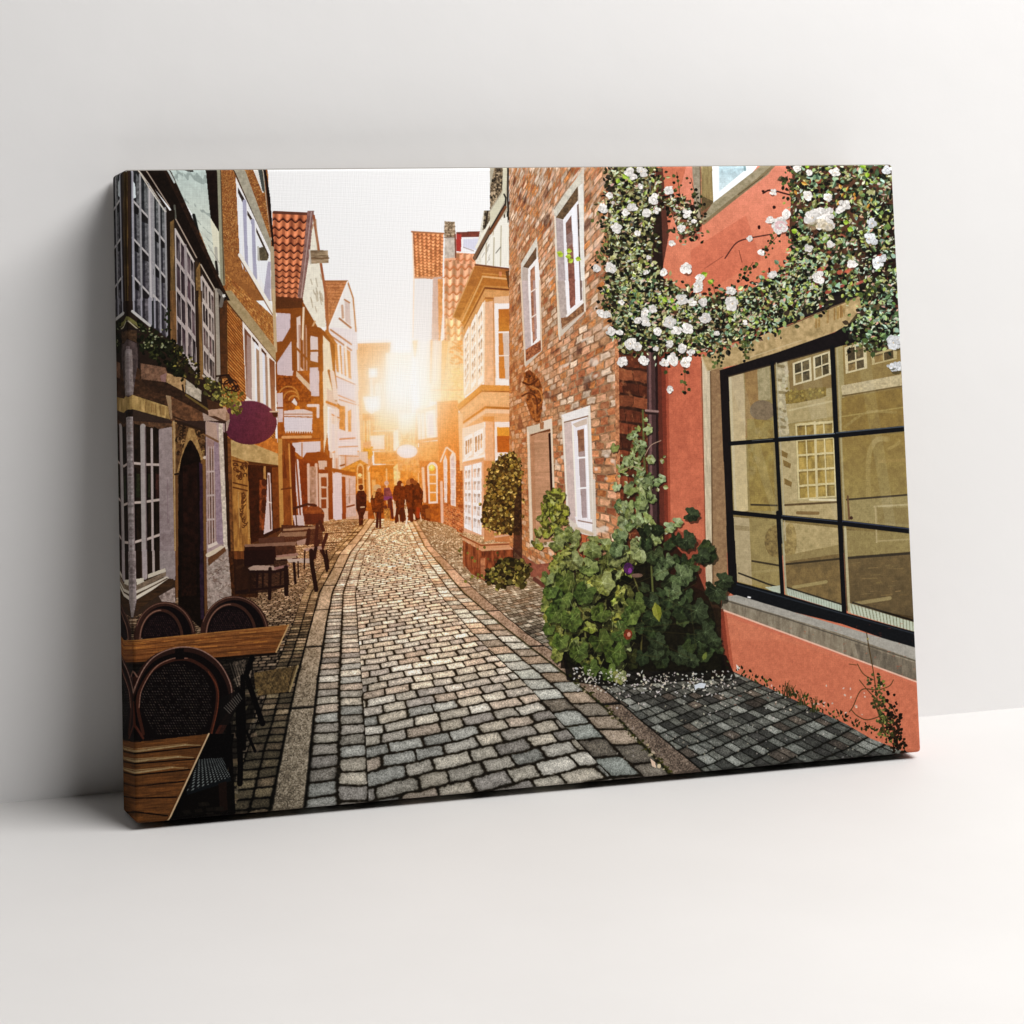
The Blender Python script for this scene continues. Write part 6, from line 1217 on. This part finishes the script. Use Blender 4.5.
def plaster(name, c1, c2, sc, rough, bump):
    m, nt, b = nodes(name)
    tc = nt.nodes.new('ShaderNodeTexCoord')
    n1 = nt.nodes.new('ShaderNodeTexNoise'); n1.inputs['Scale'].default_value = sc; n1.inputs['Detail'].default_value = 5; n1.inputs['Roughness'].default_value = .55
    nt.links.new(tc.outputs['Object'], n1.inputs['Vector'])
    r = nt.nodes.new('ShaderNodeValToRGB'); r.color_ramp.elements[0].position = .32; r.color_ramp.elements[1].position = .7
    r.color_ramp.elements[0].color = (*c1, 1); r.color_ramp.elements[1].color = (*c2, 1)
    nt.links.new(n1.outputs['Fac'], r.inputs['Fac']); nt.links.new(r.outputs['Color'], b.inputs['Base Color'])
    n2 = nt.nodes.new('ShaderNodeTexNoise'); n2.inputs['Scale'].default_value = sc*9; n2.inputs['Detail'].default_value = 6
    nt.links.new(tc.outputs['Object'], n2.inputs['Vector'])
    bp = nt.nodes.new('ShaderNodeBump'); bp.inputs['Strength'].default_value = bump; bp.inputs['Distance'].default_value = .004
    nt.links.new(n2.outputs['Fac'], bp.inputs['Height']); nt.links.new(bp.outputs['Normal'], b.inputs['Normal'])
    b.inputs['Roughness'].default_value = rough; b.inputs['Specular IOR Level'].default_value = .25
    return m

def sheet(name, co, mat, label, cat):
    me = bpy.data.meshes.new(name); me.from_pydata(co, [], [(0, 1, 2, 3)]); me.update()
    o = bpy.data.objects.new(name, me); COL.objects.link(o); me.materials.append(mat)
    tag(o, label, cat, 'structure'); return o

wall = sheet('wall', [(-6, 0, 0), (6, 0, 0), (6, 0, 4.5), (-6, 0, 4.5)], plaster('pale_plaster', (.752, .744, .736), (.778, .770, .762), 2.3, .8, .12), 'smooth off white plaster wall behind the leaning canvas', 'wall')
floor = sheet('floor', [(-2.2, -1.7, 0), (2.2, -1.7, 0), (2.2, 0, 0), (-2.2, 0, 0)], plaster('pale_floor', (.62, .608, .594), (.65, .638, .624), 3.1, .6, .05), 'plain warm white floor the canvas stands on', 'floor')

# ---- the canvas
root = bpy.data.objects.new('canvas_print', None); COL.objects.link(root)
u = Vector((0, math.sin(LEAN), math.cos(LEAN))); n = Vector((0, -math.cos(LEAN), math.sin(LEAN)))
base = Vector((0, -HEI*math.sin(LEAN)-GAP, 0))
Rz = Matrix.Rotation(RZ, 4, 'Z')
R3 = Matrix((( 1, 0, 0), (0, u.y, n.y), (0, u.z, n.z))).to_4x4()
R3 = Matrix(((1, 0, 0, 0), (0, u.y, n.y, 0), (0, u.z, n.z, 0), (0, 0, 0, 1)))
root.matrix_world = Rz @ Matrix.Translation(base) @ R3 @ Matrix.Translation((.0022, 0, 0))   # local x along, y up the canvas, z out of it; bottom back edge on the floor
tag(root, 'gallery wrapped canvas print of an old cobbled lane at sunset, leaning on the white wall', 'canvas print')

def canvas_parts(mat):
    bm = bmesh.new()
    w = WID/2
    c = [bm.verts.new(p) for p in ((-w, 0, 0), (w, 0, 0), (w, HEI, 0), (-w, HEI, 0), (-w, 0, DEP), (w, 0, DEP), (w, HEI, DEP), (-w, HEI, DEP))]
    for f in ((4, 5, 6, 7), (0, 4, 7, 3), (5, 1, 2, 6), (7, 6, 2, 3), (0, 1, 5, 4)): bm.faces.new([c[i] for i in f])
    bm.normal_update()
    ed = [e for e in bm.edges if len(e.link_faces) == 2]
    bmesh.ops.bevel(bm, geom=ed, offset=.0036, segments=4, profile=.5, affect='EDGES')
    bm.normal_update()
    bins = {'front': [], 'left': [], 'right': [], 'top': [], 'bottom': []}
    for f in bm.faces:
        a = f.normal
        if a.z > .72: k = 'front'
        elif abs(a.x) > abs(a.y): k = 'left' if a.x < 0 else 'right'
        else: k = 'top' if a.y > 0 else 'bottom'
        bins[k].append(f)
    def uv(p):
        d = max(DEP-p.z, 0)
        x, y = p.x+w, p.y
        su = x/WID; sv = y/HEI
        if x < .006: su = (x+d*.28)/WID                      # the picture carries on round the edges in mirror image
        elif x > WID-.006: su = (x-d*.28)/WID
        if x < .006: sv = (y+d*(.11-.25*y/HEI))/HEI
        if y < .006 and x > .006 and x < WID-.006: sv = (y+d*.28)/HEI
        elif y > HEI-.006 and x > .006 and x < WID-.006: sv = (y-d*.28)/HEI
        return su, sv
    for k, fs in bins.items():
        vs = {}; co = []; fc = []
        for f in fs:
            q = []
            for v in f.verts:
                if v not in vs: vs[v] = len(co); co.append(tuple(v.co))
                q.append(vs[v])
            fc.append(q)
        nm = 'picture_face' if k == 'front' else 'wrapped_edge'
        me = bpy.data.meshes.new(nm); me.from_pydata(co, [], fc); me.update()
        l = me.uv_layers.new(name='UVMap')
        for p in me.polygons:
            p.use_smooth = True
            for li in p.loop_indices: l.data[li].uv = uv(me.vertices[me.loops[li].vertex_index].co)
        me.materials.append(cut_cloth if k == 'top' else mat)
        o = bpy.data.objects.new(nm, me); COL.objects.link(o); o.parent = root
        if k == 'front': o['label'] = 'printed front: cobbled lane, half timbered houses, white roses on a coral wall'
        else: o['label'] = {'left': 'left wrapped edge with the picture mirrored round it', 'right': 'right wrapped edge of the canvas', 'top': 'unseen top edge, plain dark cloth added to keep bounce off the wall', 'bottom': 'bottom wrapped edge just above the floor'}[k]
    bm.free()

cut_cloth, nt, b = nodes('bounce_cut_cloth')              # unseen top fold in dark cloth, made up to cut bounce on the wall
b.inputs['Roughness'].default_value = .9; b.inputs['Specular IOR Level'].default_value = .05
nw = nt.nodes.new('ShaderNodeTexNoise'); nw.inputs['Scale'].default_value = 240
rw = nt.nodes.new('ShaderNodeValToRGB'); rw.color_ramp.elements[0].color = (.2, .19, .17, 1); rw.color_ramp.elements[1].color = (.3, .28, .25, 1)
nt.links.new(nw.outputs['Fac'], rw.inputs['Fac']); nt.links.new(rw.outputs['Color'], b.inputs['Base Color'])
canvas_parts(print_material())

# wooden stretcher bars inside the wrap
wm, nt, b = nodes('pine_bar'); b.inputs['Roughness'].default_value = .7
nz_ = nt.nodes.new('ShaderNodeTexNoise'); nz_.inputs['Scale'].default_value = 18
rp = nt.nodes.new('ShaderNodeValToRGB'); rp.color_ramp.elements[0].color = (.36, .24, .13, 1); rp.color_ramp.elements[1].color = (.5, .36, .21, 1)
nt.links.new(nz_.outputs['Fac'], rp.inputs['Fac']); nt.links.new(rp.outputs['Color'], b.inputs['Base Color'])
bm = bmesh.new()
def bar(x0, x1, y0, y1):
    z0, z1 = .001, DEP-.004
    v = [bm.verts.new(p) for p in ((x0, y0, z0), (x1, y0, z0), (x1, y1, z0), (x0, y1, z0), (x0, y0, z1), (x1, y0, z1), (x1, y1, z1), (x0, y1, z1))]
    for f in ((3, 2, 1, 0), (4, 5, 6, 7), (0, 1, 5, 4), (1, 2, 6, 5), (2, 3, 7, 6), (3, 0, 4, 7)): bm.faces.new([v[i] for i in f])
hw = WID/2-.004
bar(-hw, hw, .004, .044); bar(-hw, hw, HEI-.044, HEI-.004); bar(-hw, -hw+.04, .0445, HEI-.0445); bar(hw-.04, hw, .0445, HEI-.0445)
me = bpy.data.meshes.new('stretcher_frame'); bm.to_mesh(me); bm.free(); me.materials.append(wm)
o = bpy.data.objects.new('stretcher_frame', me); COL.objects.link(o); o.parent = root

# ---- camera
cd = bpy.data.cameras.new('camera'); cam = bpy.data.objects.new('camera', cd); COL.objects.link(cam)
cd.sensor_width = 36; cd.lens = CAM['f']/1024*36; cd.shift_y = -(512-CAM['pp'])/1024; cd.clip_start = .05; cd.clip_end = 60
cam.location = (CAM['x'], CAM['y'], CAM['z']); cam.rotation_euler = (math.radians(90), 0, -CAM['yaw'])
SC.camera = cam

# ---- light : one broad soft lamp from the right, pale room light
W = bpy.data.worlds.new('World'); SC.world = W; W.use_nodes = True
bg = W.node_tree.nodes['Background']; bg.inputs['Color'].default_value = (1.0, .985, .97, 1); bg.inputs['Strength'].default_value = .03

def area(name, loc, to, sx, sy, power, col=(1, .988, .982)):
    d = bpy.data.lights.new(name, 'AREA'); d.shape = 'RECTANGLE'; d.size = sx; d.size_y = sy; d.energy = power; d.color = col
    o = bpy.data.objects.new(name, d); COL.objects.link(o); o.location = loc
    o.rotation_euler = (Vector(to)-Vector(loc)).to_track_quat('-Z', 'Y').to_euler()
    return o
area('softbox_lamp', (1.5, -1.5, 2.9), (.5, 0, .3), 3.2, .9, 173)  # softbox lamp out of frame, upper right; throws the canvas shadow left

SC.render.engine = 'CYCLES'
SC.cycles.max_bounces = 8; SC.cycles.use_denoising = True
SC.view_settings.view_transform = 'Standard'; SC.view_settings.look = 'None'; SC.view_settings.exposure = 0; SC.view_settings.gamma = 1
try: SC.view_settings.use_curve_mapping = False
except Exception: pass
